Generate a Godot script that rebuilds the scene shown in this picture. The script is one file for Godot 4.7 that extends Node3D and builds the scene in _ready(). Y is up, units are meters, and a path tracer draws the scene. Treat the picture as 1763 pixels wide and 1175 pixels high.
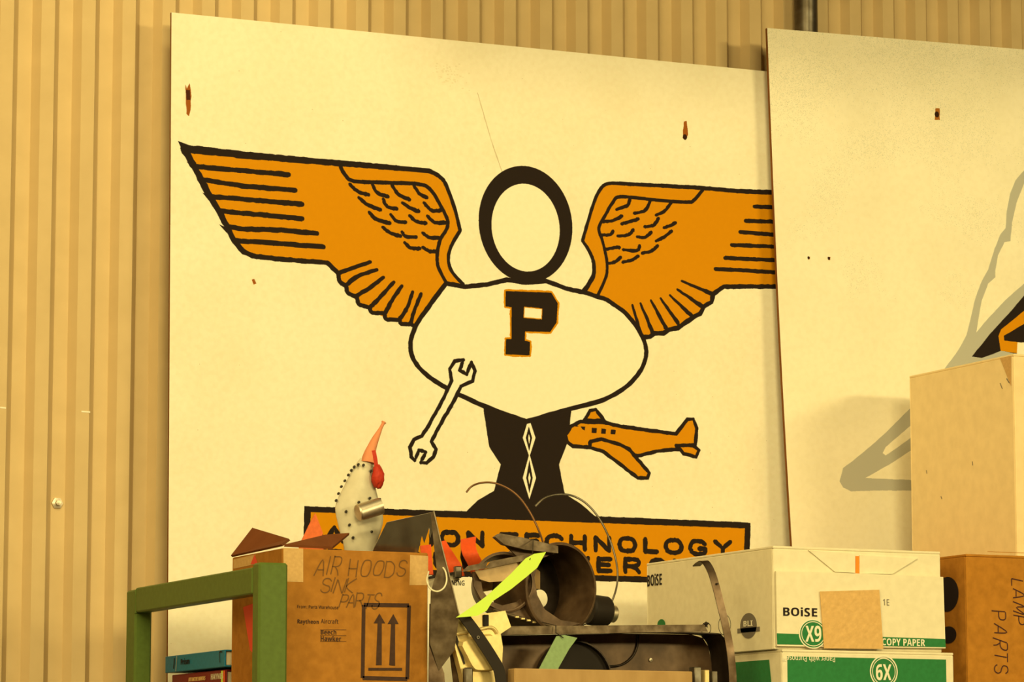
extends Node3D
# A store shelf against a corrugated wall: two painted boards, cartons and sheet metal parts.

var M := {}
var rng := RandomNumberGenerator.new()
var taken := {}

# ------------------------------------------------------------------ nodes
func numbered(called: String) -> String:
	var n: int = taken.get(called, 0)
	taken[called] = n + 1
	return called if n == 0 else "%s_%03d" % [called, n]

func thing(called: String, label: String, category: String, at := Vector3.ZERO, group := "") -> Node3D:
	var o := Node3D.new()
	o.name = numbered(called)
	add_child(o)
	o.position = at
	o.set_meta("label", label)
	o.set_meta("category", category)
	if group:
		o.set_meta("group", group)
	return o

func off(parent: Node) -> Vector3:
	var p := Vector3.ZERO
	while parent is Node3D and parent != self:
		p += (parent as Node3D).position
		parent = parent.get_parent()
	return p

# shapes are given in room coordinates; the node is moved back by its parents' places
func part(called: String, mesh: Mesh, m: Material, parent: Node, label := "") -> MeshInstance3D:
	var o := MeshInstance3D.new()
	o.mesh = mesh
	o.name = called
	if m:
		o.material_override = m
	parent.add_child(o, true)
	if parent != self:
		o.position = -off(parent)
	if label:
		o.set_meta("label", label)
	return o

func struct(called: String, mesh: Mesh, m: Material) -> MeshInstance3D:
	var o := part(called, mesh, m, self)
	o.set_meta("kind", "structure")
	return o

# ------------------------------------------------------------------ shapes
func st() -> SurfaceTool:
	var s := SurfaceTool.new()
	s.begin(Mesh.PRIMITIVE_TRIANGLES)
	return s

func done(s: SurfaceTool) -> ArrayMesh:
	s.generate_normals()
	return s.commit()

func quad(s: SurfaceTool, a: Vector3, b: Vector3, c: Vector3, d: Vector3) -> void:
	for p in [a, b, c, a, c, d]:
		s.add_vertex(p)

func flat(s: SurfaceTool) -> void:
	s.set_smooth_group(-1)

# box with chamfered edges between two corners, optionally through a transform
func add_box(s: SurfaceTool, lo: Vector3, hi: Vector3, bevel := 0.001, xf := Transform3D.IDENTITY) -> void:
	flat(s)
	var c := (lo + hi) / 2.0
	var h := (hi - lo) / 2.0
	bevel = minf(bevel, minf(h.x, minf(h.y, h.z)) * 0.9)
	var vs := {}
	for sx in [-1, 1]:
		for sy in [-1, 1]:
			for sz in [-1, 1]:
				var q := Vector3(h.x * sx, h.y * sy, h.z * sz)
				vs[[sx, sy, sz, 0]] = xf * (c + q - Vector3(0, bevel * sy, bevel * sz))
				vs[[sx, sy, sz, 1]] = xf * (c + q - Vector3(bevel * sx, 0, bevel * sz))
				vs[[sx, sy, sz, 2]] = xf * (c + q - Vector3(bevel * sx, bevel * sy, 0))
	var mid := xf * c
	for ax in 3:
		for sg in [-1, 1]:
			var f := []
			for k in [[-1, -1], [1, -1], [1, 1], [-1, 1]]:
				var key := [0, 0, 0, ax]
				key[ax] = sg
				key[(ax + 1) % 3] = k[0]
				key[(ax + 2) % 3] = k[1]
				f.append(vs[key])
			out_poly(s, f, mid)
			# edges between axis ax and the next one
			var b := (ax + 1) % 3
			var d := (ax + 2) % 3
			for sb in [-1, 1]:
				var e := []
				for w in [[ax, -1], [ax, 1], [b, 1], [b, -1]]:
					var key2 := [0, 0, 0, w[0]]
					key2[ax] = sg
					key2[b] = sb
					key2[d] = w[1]
					e.append(vs[key2])
				out_poly(s, e, mid)
	for sx in [-1, 1]:
		for sy in [-1, 1]:
			for sz in [-1, 1]:
				out_poly(s, [vs[[sx, sy, sz, 0]], vs[[sx, sy, sz, 1]], vs[[sx, sy, sz, 2]]], mid)

func out_poly(s: SurfaceTool, f: Array, mid: Vector3) -> void:
	var n: Vector3 = (f[1] - f[0]).cross(f[2] - f[0])
	if n.dot(f[0] - mid) > 0:
		f = f.duplicate()
		f.reverse()
	for i in range(1, f.size() - 1):
		s.add_vertex(f[0]); s.add_vertex(f[i]); s.add_vertex(f[i + 1])

func box(lo: Vector3, hi: Vector3, bevel := 0.001, xf := Transform3D.IDENTITY) -> ArrayMesh:
	var s := st()
	add_box(s, lo, hi, bevel, xf)
	return done(s)

# a sheet cut to an outline (x, y), front at z, with thickness; placed by a transform
func add_plate(s: SurfaceTool, outline: Array, z: float, thick: float, xf := Transform3D.IDENTITY) -> void:
	flat(s)
	var pl := PackedVector2Array(outline)
	if Geometry2D.is_polygon_clockwise(pl):
		pl.reverse()
	var t := Geometry2D.triangulate_polygon(pl)
	for i in range(0, t.size(), 3):
		var tri := [pl[t[i]], pl[t[i + 1]], pl[t[i + 2]]]
		if (tri[1] - tri[0]).cross(tri[2] - tri[0]) > 0:
			tri.reverse()
		for q in tri:
			s.add_vertex(xf * Vector3(q.x, q.y, z))
		tri.reverse()
		for q in tri:
			s.add_vertex(xf * Vector3(q.x, q.y, z - thick))
	for i in pl.size():
		var a := pl[i]
		var b := pl[(i + 1) % pl.size()]
		quad(s, xf * Vector3(a.x, a.y, z), xf * Vector3(a.x, a.y, z - thick), xf * Vector3(b.x, b.y, z - thick), xf * Vector3(b.x, b.y, z))

func plate(outline: Array, z: float, thick: float, xf := Transform3D.IDENTITY) -> ArrayMesh:
	var s := st()
	add_plate(s, outline, z, thick, xf)
	return done(s)

func smooth_path(p: Array, per := 6, closed := false) -> Array:
	if p.size() < 3 and not closed:
		return p
	var out := []
	var n := p.size()
	for i in (n if closed else n - 1):
		var a = p[(i - 1 + n) % n] if closed else p[maxi(i - 1, 0)]
		var b = p[i]
		var c = p[(i + 1) % n]
		var d = p[(i + 2) % n] if closed else p[mini(i + 2, n - 1)]
		for k in per:
			out.append(b.cubic_interpolate(c, a, d, k / float(per)))
	if not closed:
		out.append(p[n - 1])
	return out

# round rod along a path; radius may be a number or one value for each point
func add_rod(s: SurfaceTool, path: Array, radius, sides := 8, closed := false) -> void:
	s.set_smooth_group(1)
	var n := path.size()
	var side := Vector3.ZERO
	var rings := []
	for i in n:
		var t: Vector3
		if closed:
			t = path[(i + 1) % n] - path[(i - 1 + n) % n]
		else:
			t = path[mini(i + 1, n - 1)] - path[maxi(i - 1, 0)]
		t = t.normalized()
		if side == Vector3.ZERO:
			side = t.cross(Vector3.UP if absf(t.y) < 0.9 else Vector3.RIGHT).normalized()
		side = (side - t * side.dot(t)).normalized()
		var up := side.cross(t)
		var r: float = radius[i] if radius is Array else radius
		var ring := []
		for k in sides:
			var a := TAU * k / sides
			ring.append(path[i] + (side * cos(a) + up * sin(a)) * r)
		rings.append(ring)
	for i in (n if closed else n - 1):
		var A: Array = rings[i]
		var B: Array = rings[(i + 1) % n]
		for k in sides:
			var j := (k + 1) % sides
			quad(s, A[k], A[j], B[j], B[k])
	if not closed:
		flat(s)
		for k in range(1, sides - 1):
			s.add_vertex(rings[0][0]); s.add_vertex(rings[0][k + 1]); s.add_vertex(rings[0][k])
			s.add_vertex(rings[n - 1][0]); s.add_vertex(rings[n - 1][k]); s.add_vertex(rings[n - 1][k + 1])

func rod(path: Array, radius, sides := 8, closed := false) -> ArrayMesh:
	var s := st()
	add_rod(s, path, radius, sides, closed)
	return done(s)

# flat band along a path: across = direction of its width (or one for each point), with thickness
func band(path: Array, across, width: float, thick: float) -> ArrayMesh:
	var s := st()
	s.set_smooth_group(1)
	var n := path.size()
	var rows := []
	for i in n:
		var t: Vector3 = (path[mini(i + 1, n - 1)] - path[maxi(i - 1, 0)]).normalized()
		var w: Vector3 = across[i] if across is Array else across
		w = (w - t * w.dot(t)).normalized()
		var nn := t.cross(w) * thick / 2.0
		w *= width / 2.0
		rows.append([path[i] - w + nn, path[i] + w + nn, path[i] + w - nn, path[i] - w - nn])
	for i in n - 1:
		for k in 4:
			s.set_smooth_group(k + 1)
			var j := (k + 1) % 4
			quad(s, rows[i][k], rows[i][j], rows[i + 1][j], rows[i + 1][k])
	flat(s)
	quad(s, rows[0][3], rows[0][2], rows[0][1], rows[0][0])
	quad(s, rows[n - 1][0], rows[n - 1][1], rows[n - 1][2], rows[n - 1][3])
	return done(s)

# turned shape: profile points (radius, along) about an axis from a point
func lathe(at: Vector3, axis: Vector3, profile: Array, sides := 40, closed := true) -> ArrayMesh:
	var s := st()
	axis = axis.normalized()
	var e := axis.cross(Vector3.UP if absf(axis.y) < 0.9 else Vector3.RIGHT).normalized()
	var g := e.cross(axis)
	var n := profile.size()
	for i in (n if closed else n - 1):
		s.set_smooth_group(i + 1)
		var a: Vector2 = profile[i]
		var b: Vector2 = profile[(i + 1) % n]
		for k in sides:
			var q0 := TAU * k / sides
			var q1 := TAU * (k + 1) / sides
			var d0 := e * cos(q0) + g * sin(q0)
			var d1 := e * cos(q1) + g * sin(q1)
			quad(s, at + axis * a.y + d0 * a.x, at + axis * a.y + d1 * a.x, at + axis * b.y + d1 * b.x, at + axis * b.y + d0 * b.x)
	return done(s)

# flat ink strokes on a face: lines of 2-D points, placed by a transform whose z points out of the face
func ink(lines: Array, width: float, xf: Transform3D) -> ArrayMesh:
	var s := st()
	flat(s)
	for l in lines:
		var pl := stroke_outline(smooth_path(l, 4) if l.size() > 2 else l, width, width)
		for i in range(0, pl.size() - 3, 2):
			quad(s, xf * Vector3(pl[i].x, pl[i].y, 0), xf * Vector3(pl[i + 1].x, pl[i + 1].y, 0), xf * Vector3(pl[i + 3].x, pl[i + 3].y, 0), xf * Vector3(pl[i + 2].x, pl[i + 2].y, 0))
	return done(s)

func ink_area(polys: Array, xf: Transform3D) -> ArrayMesh:
	var s := st()
	for p in polys:
		add_plate(s, p, 0.0, 0.0002, xf)
	return done(s)

# pairs left, right along a line
func stroke_outline(p: Array, w0: float, w1: float) -> Array:
	var out := []
	var n := p.size()
	for i in n:
		var t: Vector2 = (p[mini(i + 1, n - 1)] - p[maxi(i - 1, 0)]).normalized()
		var w := lerpf(w0, w1, i / float(maxi(n - 1, 1))) / 2.0
		out.append(p[i] - t.orthogonal() * w)
		out.append(p[i] + t.orthogonal() * w)
	return out

func lettering(words: String, height: float, stretch: float, at: Transform3D, m: Material, parent: Node, bold := true, serif := false) -> void:
	var t := TextMesh.new()
	var f := SystemFont.new()
	f.font_names = PackedStringArray(["Droid Serif" if serif else "Droid Sans"])
	f.font_weight = 700 if bold else 400
	t.font = f
	t.text = words
	t.font_size = 64
	t.pixel_size = height / 46.0
	t.depth = 0.0003
	t.horizontal_alignment = HORIZONTAL_ALIGNMENT_LEFT
	t.vertical_alignment = VERTICAL_ALIGNMENT_BOTTOM
	var o := part("lettering", t, m, parent)
	o.transform = Transform3D(Basis.IDENTITY, -off(parent)) * at * Transform3D(Basis.from_scale(Vector3(stretch, 1, 1)), Vector3(0, -0.33 * height, 0))

# ------------------------------------------------------------------ stroke letters, unit height, y down
const GLYPH := {
	"A": [1.0, [[0, 1, 0.5, 0, 1, 1], [0.2, 0.66, 0.8, 0.66]]],
	"V": [1.0, [[0, 0, 0.5, 1, 1, 0]]],
	"I": [0.1, [[0.05, 0, 0.05, 1]]],
	"T": [0.95, [[0, 0.05, 0.95, 0.05], [0.48, 0.05, 0.48, 1]]],
	"N": [0.95, [[0.05, 1, 0.05, 0.02], [0.08, 0.05, 0.88, 0.97], [0.9, 1, 0.9, 0]]],
	"E": [0.85, [[0.1, 0, 0.1, 1], [0.08, 0.06, 0.85, 0.06], [0.1, 0.5, 0.75, 0.5], [0.08, 0.95, 0.85, 0.95]]],
	"H": [0.95, [[0.05, 0, 0.05, 1], [0.9, 0, 0.9, 1], [0.05, 0.5, 0.9, 0.5]]],
	"L": [0.8, [[0.08, 0, 0.08, 1], [0.06, 0.94, 0.82, 0.94]]],
	"Y": [1.0, [[0, 0, 0.5, 0.5, 1, 0], [0.5, 0.48, 0.5, 1]]],
	"K": [0.9, [[0.05, 0, 0.05, 1], [0.9, 0, 0.1, 0.55, 0.9, 1]]],
	"M": [1.1, [[0.05, 1, 0.12, 0, 0.55, 0.7, 0.98, 0, 1.05, 1]]],
}
const ROUND := {
	"O": [1.1, [[0.55, 0.02, 0.2, 0.1, 0.05, 0.5, 0.2, 0.9, 0.55, 0.98, 0.9, 0.9, 1.05, 0.5, 0.9, 0.1, 0.55, 0.02]]],
	"C": [1.0, [[0.98, 0.24, 0.8, 0.06, 0.5, 0.0, 0.18, 0.12, 0.04, 0.5, 0.18, 0.88, 0.5, 1.0, 0.8, 0.94, 0.98, 0.76]]],
	"G": [1.05, [[1.0, 0.22, 0.8, 0.05, 0.5, 0.0, 0.18, 0.12, 0.04, 0.5, 0.18, 0.88, 0.5, 1.0, 0.85, 0.95, 1.0, 0.85, 1.0, 0.6], [0.62, 0.58, 1.03, 0.58]]],
	"U": [0.95, [[0.05, 0, 0.05, 0.6, 0.15, 0.9, 0.48, 0.99, 0.8, 0.9, 0.9, 0.6, 0.9, 0]]],
	"S": [0.9, [[0.88, 0.2, 0.7, 0.05, 0.4, 0.0, 0.1, 0.1, 0.08, 0.35, 0.4, 0.48, 0.75, 0.55, 0.9, 0.75, 0.75, 0.95, 0.4, 1.0, 0.1, 0.9, 0.02, 0.78]]],
	"P": [0.9, [[0.06, 1, 0.06, 0], [0.06, 0.05, 0.6, 0.04, 0.88, 0.15, 0.88, 0.42, 0.6, 0.55, 0.06, 0.56]]],
	"R": [0.95, [[0.06, 1, 0.06, 0], [0.06, 0.05, 0.6, 0.04, 0.88, 0.15, 0.88, 0.42, 0.6, 0.55, 0.06, 0.56], [0.45, 0.56, 0.75, 0.75, 0.92, 1.0]]],
	"D": [1.0, [[0.06, 1, 0.06, 0], [0.06, 0.05, 0.5, 0.04, 0.9, 0.25, 0.95, 0.5, 0.9, 0.75, 0.5, 0.95, 0.06, 0.95]]],
}

func glyph(c: String, curved := true) -> Array:
	var g: Array = ROUND[c] if ROUND.has(c) else GLYPH[c]
	var lines := []
	for l in g[1]:
		var p := []
		for i in range(0, l.size(), 2):
			p.append(Vector2(l[i], l[i + 1]))
		if ROUND.has(c) and p.size() > 4:
			p = smooth_path(p, 4)
		lines.append(p)
	return [g[0], lines]

# a written word as ink lines, y up, from a left baseline point; slant and wobble make it handwriting
func written(word: String, size: Vector2, gap: float, slant := 0.0, wobble := 0.0) -> Array:
	var out := []
	var x := 0.0
	for c in word:
		if c == " ":
			x += size.x * 0.7
			continue
		var g := glyph(c)
		var dy := rng.randf_range(-1, 1) * wobble * size.y
		var tall := 1.0 + rng.randf_range(-1, 1) * wobble * 2.0
		var lean := slant + rng.randf_range(-1, 1) * wobble * 2.0
		for l in g[1]:
			var q := []
			var shift := Vector2(rng.randf_range(-1, 1), rng.randf_range(-1, 1)) * wobble * 0.7
			for p in l:
				var y: float = (1.0 - p.y + shift.y) * size.y * tall + dy
				q.append(Vector2(x + (p.x + shift.x) * size.x + y * lean, y))
			out.append(q)
		x += g[0] * size.x + gap
	return out

# ------------------------------------------------------------------ painting on an image (units 0.1 mm, y down)
var canvas: Image
var cs := 1.0

func pen(a: Array, curve := false, per := 6) -> Array:
	var p := []
	for i in range(0, a.size(), 2):
		p.append(Vector2(a[i], a[i + 1]))
	return smooth_path(p, per) if curve else p

func fill(poly: Array, col: Color) -> void:
	var n := poly.size()
	var pts := PackedVector2Array()
	var y0 := 1e9
	var y1 := -1e9
	for p in poly:
		var q: Vector2 = p * cs
		pts.append(q)
		y0 = minf(y0, q.y)
		y1 = maxf(y1, q.y)
	for y in range(maxi(0, int(y0)), mini(canvas.get_height() - 1, int(y1) + 1) + 1):
		var yy := y + 0.5
		var xs := PackedFloat32Array()
		for i in n:
			var a := pts[i]
			var b := pts[(i + 1) % n]
			if (a.y <= yy) != (b.y <= yy):
				xs.append(a.x + (yy - a.y) / (b.y - a.y) * (b.x - a.x))
		xs.sort()
		for i in range(0, xs.size() - 1, 2):
			var xa := maxi(0, int(round(xs[i])))
			var xb := mini(canvas.get_width(), int(round(xs[i + 1])))
			if xb > xa:
				canvas.fill_rect(Rect2i(xa, y, xb - xa, 1), col)

# brush stroke with a hand-painted, slightly uneven edge
func brush(p: Array, w0: float, w1: float, col: Color, rough := 0.06) -> void:
	w0 *= 1.45
	w1 *= 1.45
	var n := p.size()
	var dense := []
	for i in n - 1:
		var k := maxi(1, int((p[i + 1] - p[i]).length() / 60.0))
		for j in k:
			dense.append(p[i].lerp(p[i + 1], j / float(k)))
	dense.append(p[n - 1])
	n = dense.size()
	var left := []
	var right := []
	for i in n:
		var t: Vector2 = (dense[mini(i + 1, n - 1)] - dense[maxi(i - 1, 0)]).normalized()
		var w := lerpf(w0, w1, i / float(maxi(n - 1, 1))) / 2.0
		left.append(dense[i] + t.orthogonal() * w * (1.0 + rng.randf_range(-rough, rough) * 2))
		right.append(dense[i] - t.orthogonal() * w * (1.0 + rng.randf_range(-rough, rough) * 2))
	for i in n - 1:
		fill([left[i], left[i + 1], right[i + 1], right[i]], col)
	for e in [[0, w0], [n - 1, w1]]:
		disc(dense[e[0]], Vector2(e[1], e[1]) * 0.46, col, 10)
	for i in range(1, n - 1):
		disc(dense[i], Vector2.ONE * lerpf(w0, w1, i / float(n - 1)) * 0.47, col, 8)

func disc(c: Vector2, r: Vector2, col: Color, n := 40) -> void:
	var p := []
	for i in n:
		p.append(c + Vector2(cos(TAU * i / n) * r.x, sin(TAU * i / n) * r.y))
	fill(p, col)

func wobbly(p: Array, amount: float) -> Array:
	var out := []
	for i in p.size():
		var a: Vector2 = p[i]
		var b: Vector2 = p[(i + 1) % p.size()]
		var k := maxi(1, int((b - a).length() / 70.0))
		for j in k:
			out.append(a.lerp(b, j / float(k)) + Vector2(rng.randf_range(-1, 1), rng.randf_range(-1, 1)) * amount)
	return out

func start_canvas(w: float, h: float, base: Color) -> void:
	var px := 3072
	cs = px / maxf(w, h) / 10000.0
	canvas = Image.create(int(w * cs * 10000), int(h * cs * 10000), false, Image.FORMAT_RGBA8)
	canvas.fill(base)

# thin uneven coat of dust, paint grain and scuffs laid over the whole picture
func grain(freq: float, col: Color, strength: float, seed_: int, low := 0.0) -> void:
	var nz := FastNoiseLite.new()
	nz.seed = seed_
	nz.frequency = freq
	nz.fractal_octaves = 4
	var im := nz.get_image(canvas.get_width() / 2, canvas.get_height() / 2, false, false, false)
	im.convert(Image.FORMAT_RGBA8)
	var d := im.get_data()
	var r := int(col.r8)
	var g := int(col.g8)
	var b := int(col.b8)
	for i in range(0, d.size(), 4):
		var v := (d[i] / 255.0 - low)
		d[i + 3] = int(clampf(v, 0.0, 1.0) * strength * 255)
		d[i] = r
		d[i + 1] = g
		d[i + 2] = b
	var im2 := Image.create_from_data(canvas.get_width() / 2, canvas.get_height() / 2, false, Image.FORMAT_RGBA8, d)
	im2.resize(canvas.get_width(), canvas.get_height(), Image.INTERPOLATE_BILINEAR)
	canvas.blend_rect(im2, Rect2i(Vector2i.ZERO, canvas.get_size()), Vector2i.ZERO)

func finish_canvas() -> ImageTexture:
	canvas.resize(int(canvas.get_width() * 2.0 / 3.0), int(canvas.get_height() * 2.0 / 3.0), Image.INTERPOLATE_CUBIC)
	return ImageTexture.create_from_image(canvas)

# ------------------------------------------------------------------ materials
func noise_tex(freq: float, a: Color, b: Color, octaves := 4, seed_ := 1, size := 512, stretch_y := 1.0) -> ImageTexture:
	var nz := FastNoiseLite.new()
	nz.seed = seed_
	nz.frequency = freq
	nz.fractal_octaves = octaves
	var im := nz.get_seamless_image(size, int(size * stretch_y), false, false, 0.15, true)
	if stretch_y != 1.0:
		im.resize(size, size, Image.INTERPOLATE_CUBIC)
	im.convert(Image.FORMAT_RGBA8)
	var d := im.get_data()
	for i in range(0, d.size(), 4):
		var c := a.lerp(b, d[i] / 255.0)
		d[i] = c.r8
		d[i + 1] = c.g8
		d[i + 2] = c.b8
	return ImageTexture.create_from_image(Image.create_from_data(size, size, false, Image.FORMAT_RGBA8, d))

func mat(called: String, col: Color, rough := 0.8, metal := 0.0, tex: Texture2D = null, scale := 4.0, bump: Texture2D = null, bump_scale := 0.4) -> StandardMaterial3D:
	var m := StandardMaterial3D.new()
	m.albedo_color = col
	m.roughness = rough
	m.metallic = metal
	m.metallic_specular = 0.5 if metal > 0.1 else 0.25
	m.cull_mode = BaseMaterial3D.CULL_DISABLED
	if tex or bump:
		m.uv1_triplanar = true
		m.uv1_world_triplanar = true
		m.uv1_scale = Vector3.ONE * scale
	if tex:
		m.albedo_texture = tex
	if bump:
		m.normal_enabled = true
		m.normal_texture = bump
		m.normal_scale = bump_scale
	M[called] = m
	return m

func make_materials() -> void:
	var white := Color.WHITE
	var fine := noise_tex(0.03, Color(0.92, 0.91, 0.9), white, 5, 3)
	var faint := noise_tex(0.015, Color(0.955, 0.95, 0.94), white, 5, 6)
	var coarse := noise_tex(0.012, Color(0.88, 0.87, 0.85), white, 5, 5)
	var blotch := noise_tex(0.008, Color(0.55, 0.5, 0.44), white, 5, 9)
	var fibre := noise_tex(0.02, Color(0.9, 0.88, 0.85), white, 4, 11, 512, 0.3)
	var bn := NoiseTexture2D.new()
	var nz := FastNoiseLite.new()
	nz.seed = 21
	nz.frequency = 0.02
	var bi := nz.get_seamless_image(512, 512)
	bi.convert(Image.FORMAT_RGBA8)
	bi.bump_map_to_normal_map(6.0)
	var bump := ImageTexture.create_from_image(bi)
	mat("wall", Color8(208, 183, 140), 0.6, 0.0, faint, 1.5)
	mat("cream_wall", Color8(222, 204, 168), 0.7, 0.0, fine, 1.0)
	mat("plain_wall", Color8(92, 84, 74), 0.85, 0.0, coarse, 0.5)
	mat("concrete", Color8(128, 120, 108), 0.6, 0.0, blotch, 0.6)
	mat("ceiling", Color8(100, 94, 86), 0.85, 0.0, coarse, 0.4)
	mat("board_edge", Color8(132, 84, 40), 0.9, 0.0, fibre, 6.0)
	mat("green", Color8(90, 112, 52), 0.45, 0.0, fine, 5.0)
	mat("deck", Color8(110, 112, 104), 0.5, 0.2, coarse, 2.0)
	mat("card", Color8(174, 119, 50), 0.85, 0.0, coarse, 7.0, bump, 0.15)
	mat("card_old", Color8(186, 127, 48), 0.85, 0.0, coarse, 7.0, bump, 0.15)
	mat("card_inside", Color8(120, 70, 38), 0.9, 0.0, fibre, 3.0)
	mat("card_white", Color8(236, 228, 204), 0.6, 0.0, faint, 6.0, bump, 0.06)
	mat("card_cream", Color8(240, 219, 176), 0.7, 0.0, faint, 4.0)
	mat("tape_brown", Color8(222, 182, 120), 0.45, 0.0, fine, 5.0, bump, 0.3)
	mat("tape_clear", Color8(206, 168, 110), 0.25, 0.0, fine, 8.0)
	mat("print_green", Color8(48, 128, 74), 0.6, 0.0, fine, 6.0)
	mat("print_black", Color8(38, 30, 34), 0.7)
	mat("print_grey", Color8(120, 112, 104), 0.7)
	mat("print_white", Color8(236, 230, 212), 0.6)
	mat("pencil", Color8(112, 80, 46), 0.8)
	mat("marker", Color8(70, 42, 40), 0.7)
	mat("print_brown", Color8(74, 54, 46), 0.8, 0.0, coarse, 14.0)
	mat("orange_print", Color8(236, 140, 50), 0.7)
	mat("red_tape", Color8(214, 66, 48), 0.4)
	mat("galvanised", Color8(150, 146, 138), 0.4, 0.85, blotch, 5.0)
	mat("dark_steel", Color8(122, 104, 88), 0.38, 0.85, blotch, 6.0)
	mat("hood_inside", Color8(126, 100, 76), 0.5, 0.2, blotch, 4.0)
	mat("duct_steel", Color8(122, 97, 74), 0.5, 0.3, blotch, 7.0)
	mat("scuffed_steel", Color8(134, 118, 98), 0.5, 0.5, blotch, 9.0)
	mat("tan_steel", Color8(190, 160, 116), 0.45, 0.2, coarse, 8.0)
	mat("black_steel", Color8(70, 60, 54), 0.45, 0.7, blotch, 6.0)
	mat("stainless", Color8(196, 190, 180), 0.22, 1.0, coarse, 6.0)
	mat("bright_tube", Color8(214, 204, 186), 0.42, 0.95, fine, 6.0)
	mat("primer", Color8(216, 210, 190), 0.45, 0.0, coarse, 5.0)
	mat("rivet", Color8(70, 66, 60), 0.45, 0.6)
	mat("pink_cloth", Color8(226, 150, 112), 0.85, 0.0, fibre, 12.0, bump, 0.6)
	mat("red_wax", Color8(188, 58, 40), 0.5, 0.0, fine, 14.0, bump, 0.8)
	mat("orange_strap", Color8(226, 88, 40), 0.45, 0.0, fine, 8.0)
	mat("orange_sheet", Color8(226, 116, 66), 0.7, 0.0, fine, 8.0)
	mat("neon", Color8(206, 240, 96), 0.6)
	mat("pale_green", Color8(142, 172, 128), 0.6, 0.0, fine, 8.0)
	mat("wire", Color8(120, 84, 52), 0.4, 0.6)
	mat("white_wire", Color8(226, 220, 196), 0.5)
	mat("cream_metal", Color8(222, 200, 140), 0.35, 0.35, fine, 5.0)
	mat("black_rubber", Color8(44, 38, 34), 0.55)
	mat("wood", Color8(184, 152, 106), 0.7, 0.0, fibre, 3.0)
	mat("blue_cover", Color8(40, 124, 168), 0.45, 0.0, fine, 8.0)
	mat("red_cover", Color8(126, 40, 44), 0.45, 0.0, fine, 8.0)
	mat("paper", Color8(226, 218, 196), 0.9, 0.0, fibre, 10.0)
	mat("conduit", Color8(132, 126, 116), 0.4, 0.8, blotch, 4.0)
	mat("lamp_case", Color8(150, 150, 150), 0.5, 0.3)
	var glow := mat("lamp_glow", Color8(255, 240, 200), 0.5)
	glow.emission_enabled = true
	glow.emission = LIGHT
	glow.emission_energy_multiplier = 3.0

const LIGHT := Color(1.0, 0.915, 0.63)

# ------------------------------------------------------------------ lamps of the hall
func hall_lamp(at: Vector3, aim: Vector3, size: Vector2, energy: float, label: String) -> void:
	var t := thing("hall_lamp", label, "lamp", at)
	var b := Basis.looking_at((aim - at).normalized())
	var xf := Transform3D(b, at)
	part("housing", box(Vector3(-size.x / 2 - 0.05, -size.y / 2 - 0.05, 0.03), Vector3(size.x / 2 + 0.05, size.y / 2 + 0.05, 0.2), 0.01, xf), M.lamp_case, t)
	part("diffuser", box(Vector3(-size.x / 2, -size.y / 2, 0.0), Vector3(size.x / 2, size.y / 2, 0.028), 0.004, xf), M.lamp_glow, t)
	for s in [-1, 1]:
		var p := xf * Vector3(s * size.x * 0.4, 0, 0.1)
		part("hanger", rod([p, Vector3(p.x, 6.5, p.z)], 0.008, 6), M.lamp_case, t)
	var l := AreaLight3D.new()
	l.name = "light"
	l.area_size = size
	l.light_color = LIGHT
	l.light_energy = energy
	l.area_range = 40.0
	l.shadow_enabled = true
	t.add_child(l)
	l.transform = Transform3D(b, b * Vector3(0, 0, -0.01))

# ------------------------------------------------------------------ the boards
# sheet with a painted face: local (s right, t down) in metres
func board_point(x0: float, y0: float, zt: float, zb: float, h: float, bow: float, roll: float, s: float, t: float, back := 0.0) -> Vector3:
	var k := t / h
	var z := zt + (zb - zt) * k + bow * sin(PI * clampf(k, 0, 1))
	return Vector3(x0 + s * cos(roll) + t * sin(roll), y0 - t * cos(roll) + s * sin(roll), z - back)

func make_board(called: String, label: String, a: Array, w: float, h: float, tex: Texture2D, thick: float) -> Node3D:
	# a = [x0, y0, zt, zb, bow, roll]
	var base := board_point(a[0], a[1], a[2], a[3], h, a[4], a[5], w / 2, h)
	var t := thing(called, label, "board", base)
	var rows := 24
	var pt := func(s: float, v: float, b: float) -> Vector3: return board_point(a[0], a[1], a[2], a[3], h, a[4], a[5], s, v, b)
	var f := st()
	f.set_smooth_group(1)
	for i in rows:
		var v0 := h * i / rows
		var v1 := h * (i + 1) / rows
		var c := [[0.0, v0], [w, v0], [w, v1], [0.0, v0], [w, v1], [0.0, v1]]
		for q in c:
			f.set_uv(Vector2(q[0] / w, q[1] / h))
			f.add_vertex(pt.call(q[0], q[1], 0.0))
	f.generate_normals()
	var m := StandardMaterial3D.new()
	m.albedo_texture = tex
	m.roughness = 0.8
	m.metallic_specular = 0.2
	m.cull_mode = BaseMaterial3D.CULL_DISABLED
	part("painted_face", f.commit(), m, t)
	var e := st()
	flat(e)
	for i in rows:
		var v0 := h * i / rows
		var v1 := h * (i + 1) / rows
		quad(e, pt.call(0.0, v0, thick), pt.call(0.0, v0, 0.0), pt.call(0.0, v1, 0.0), pt.call(0.0, v1, thick))
		quad(e, pt.call(w, v0, 0.0), pt.call(w, v0, thick), pt.call(w, v1, thick), pt.call(w, v1, 0.0))
		quad(e, pt.call(w, v0, thick), pt.call(0.0, v0, thick), pt.call(0.0, v1, thick), pt.call(w, v1, thick))
	quad(e, pt.call(0.0, 0.0, thick), pt.call(w, 0.0, thick), pt.call(w, 0.0, 0.0), pt.call(0.0, 0.0, 0.0))
	quad(e, pt.call(0.0, h, 0.0), pt.call(w, h, 0.0), pt.call(w, h, thick), pt.call(0.0, h, thick))
	part("sheet", done(e), M.board_edge, t)
	return t

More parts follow.
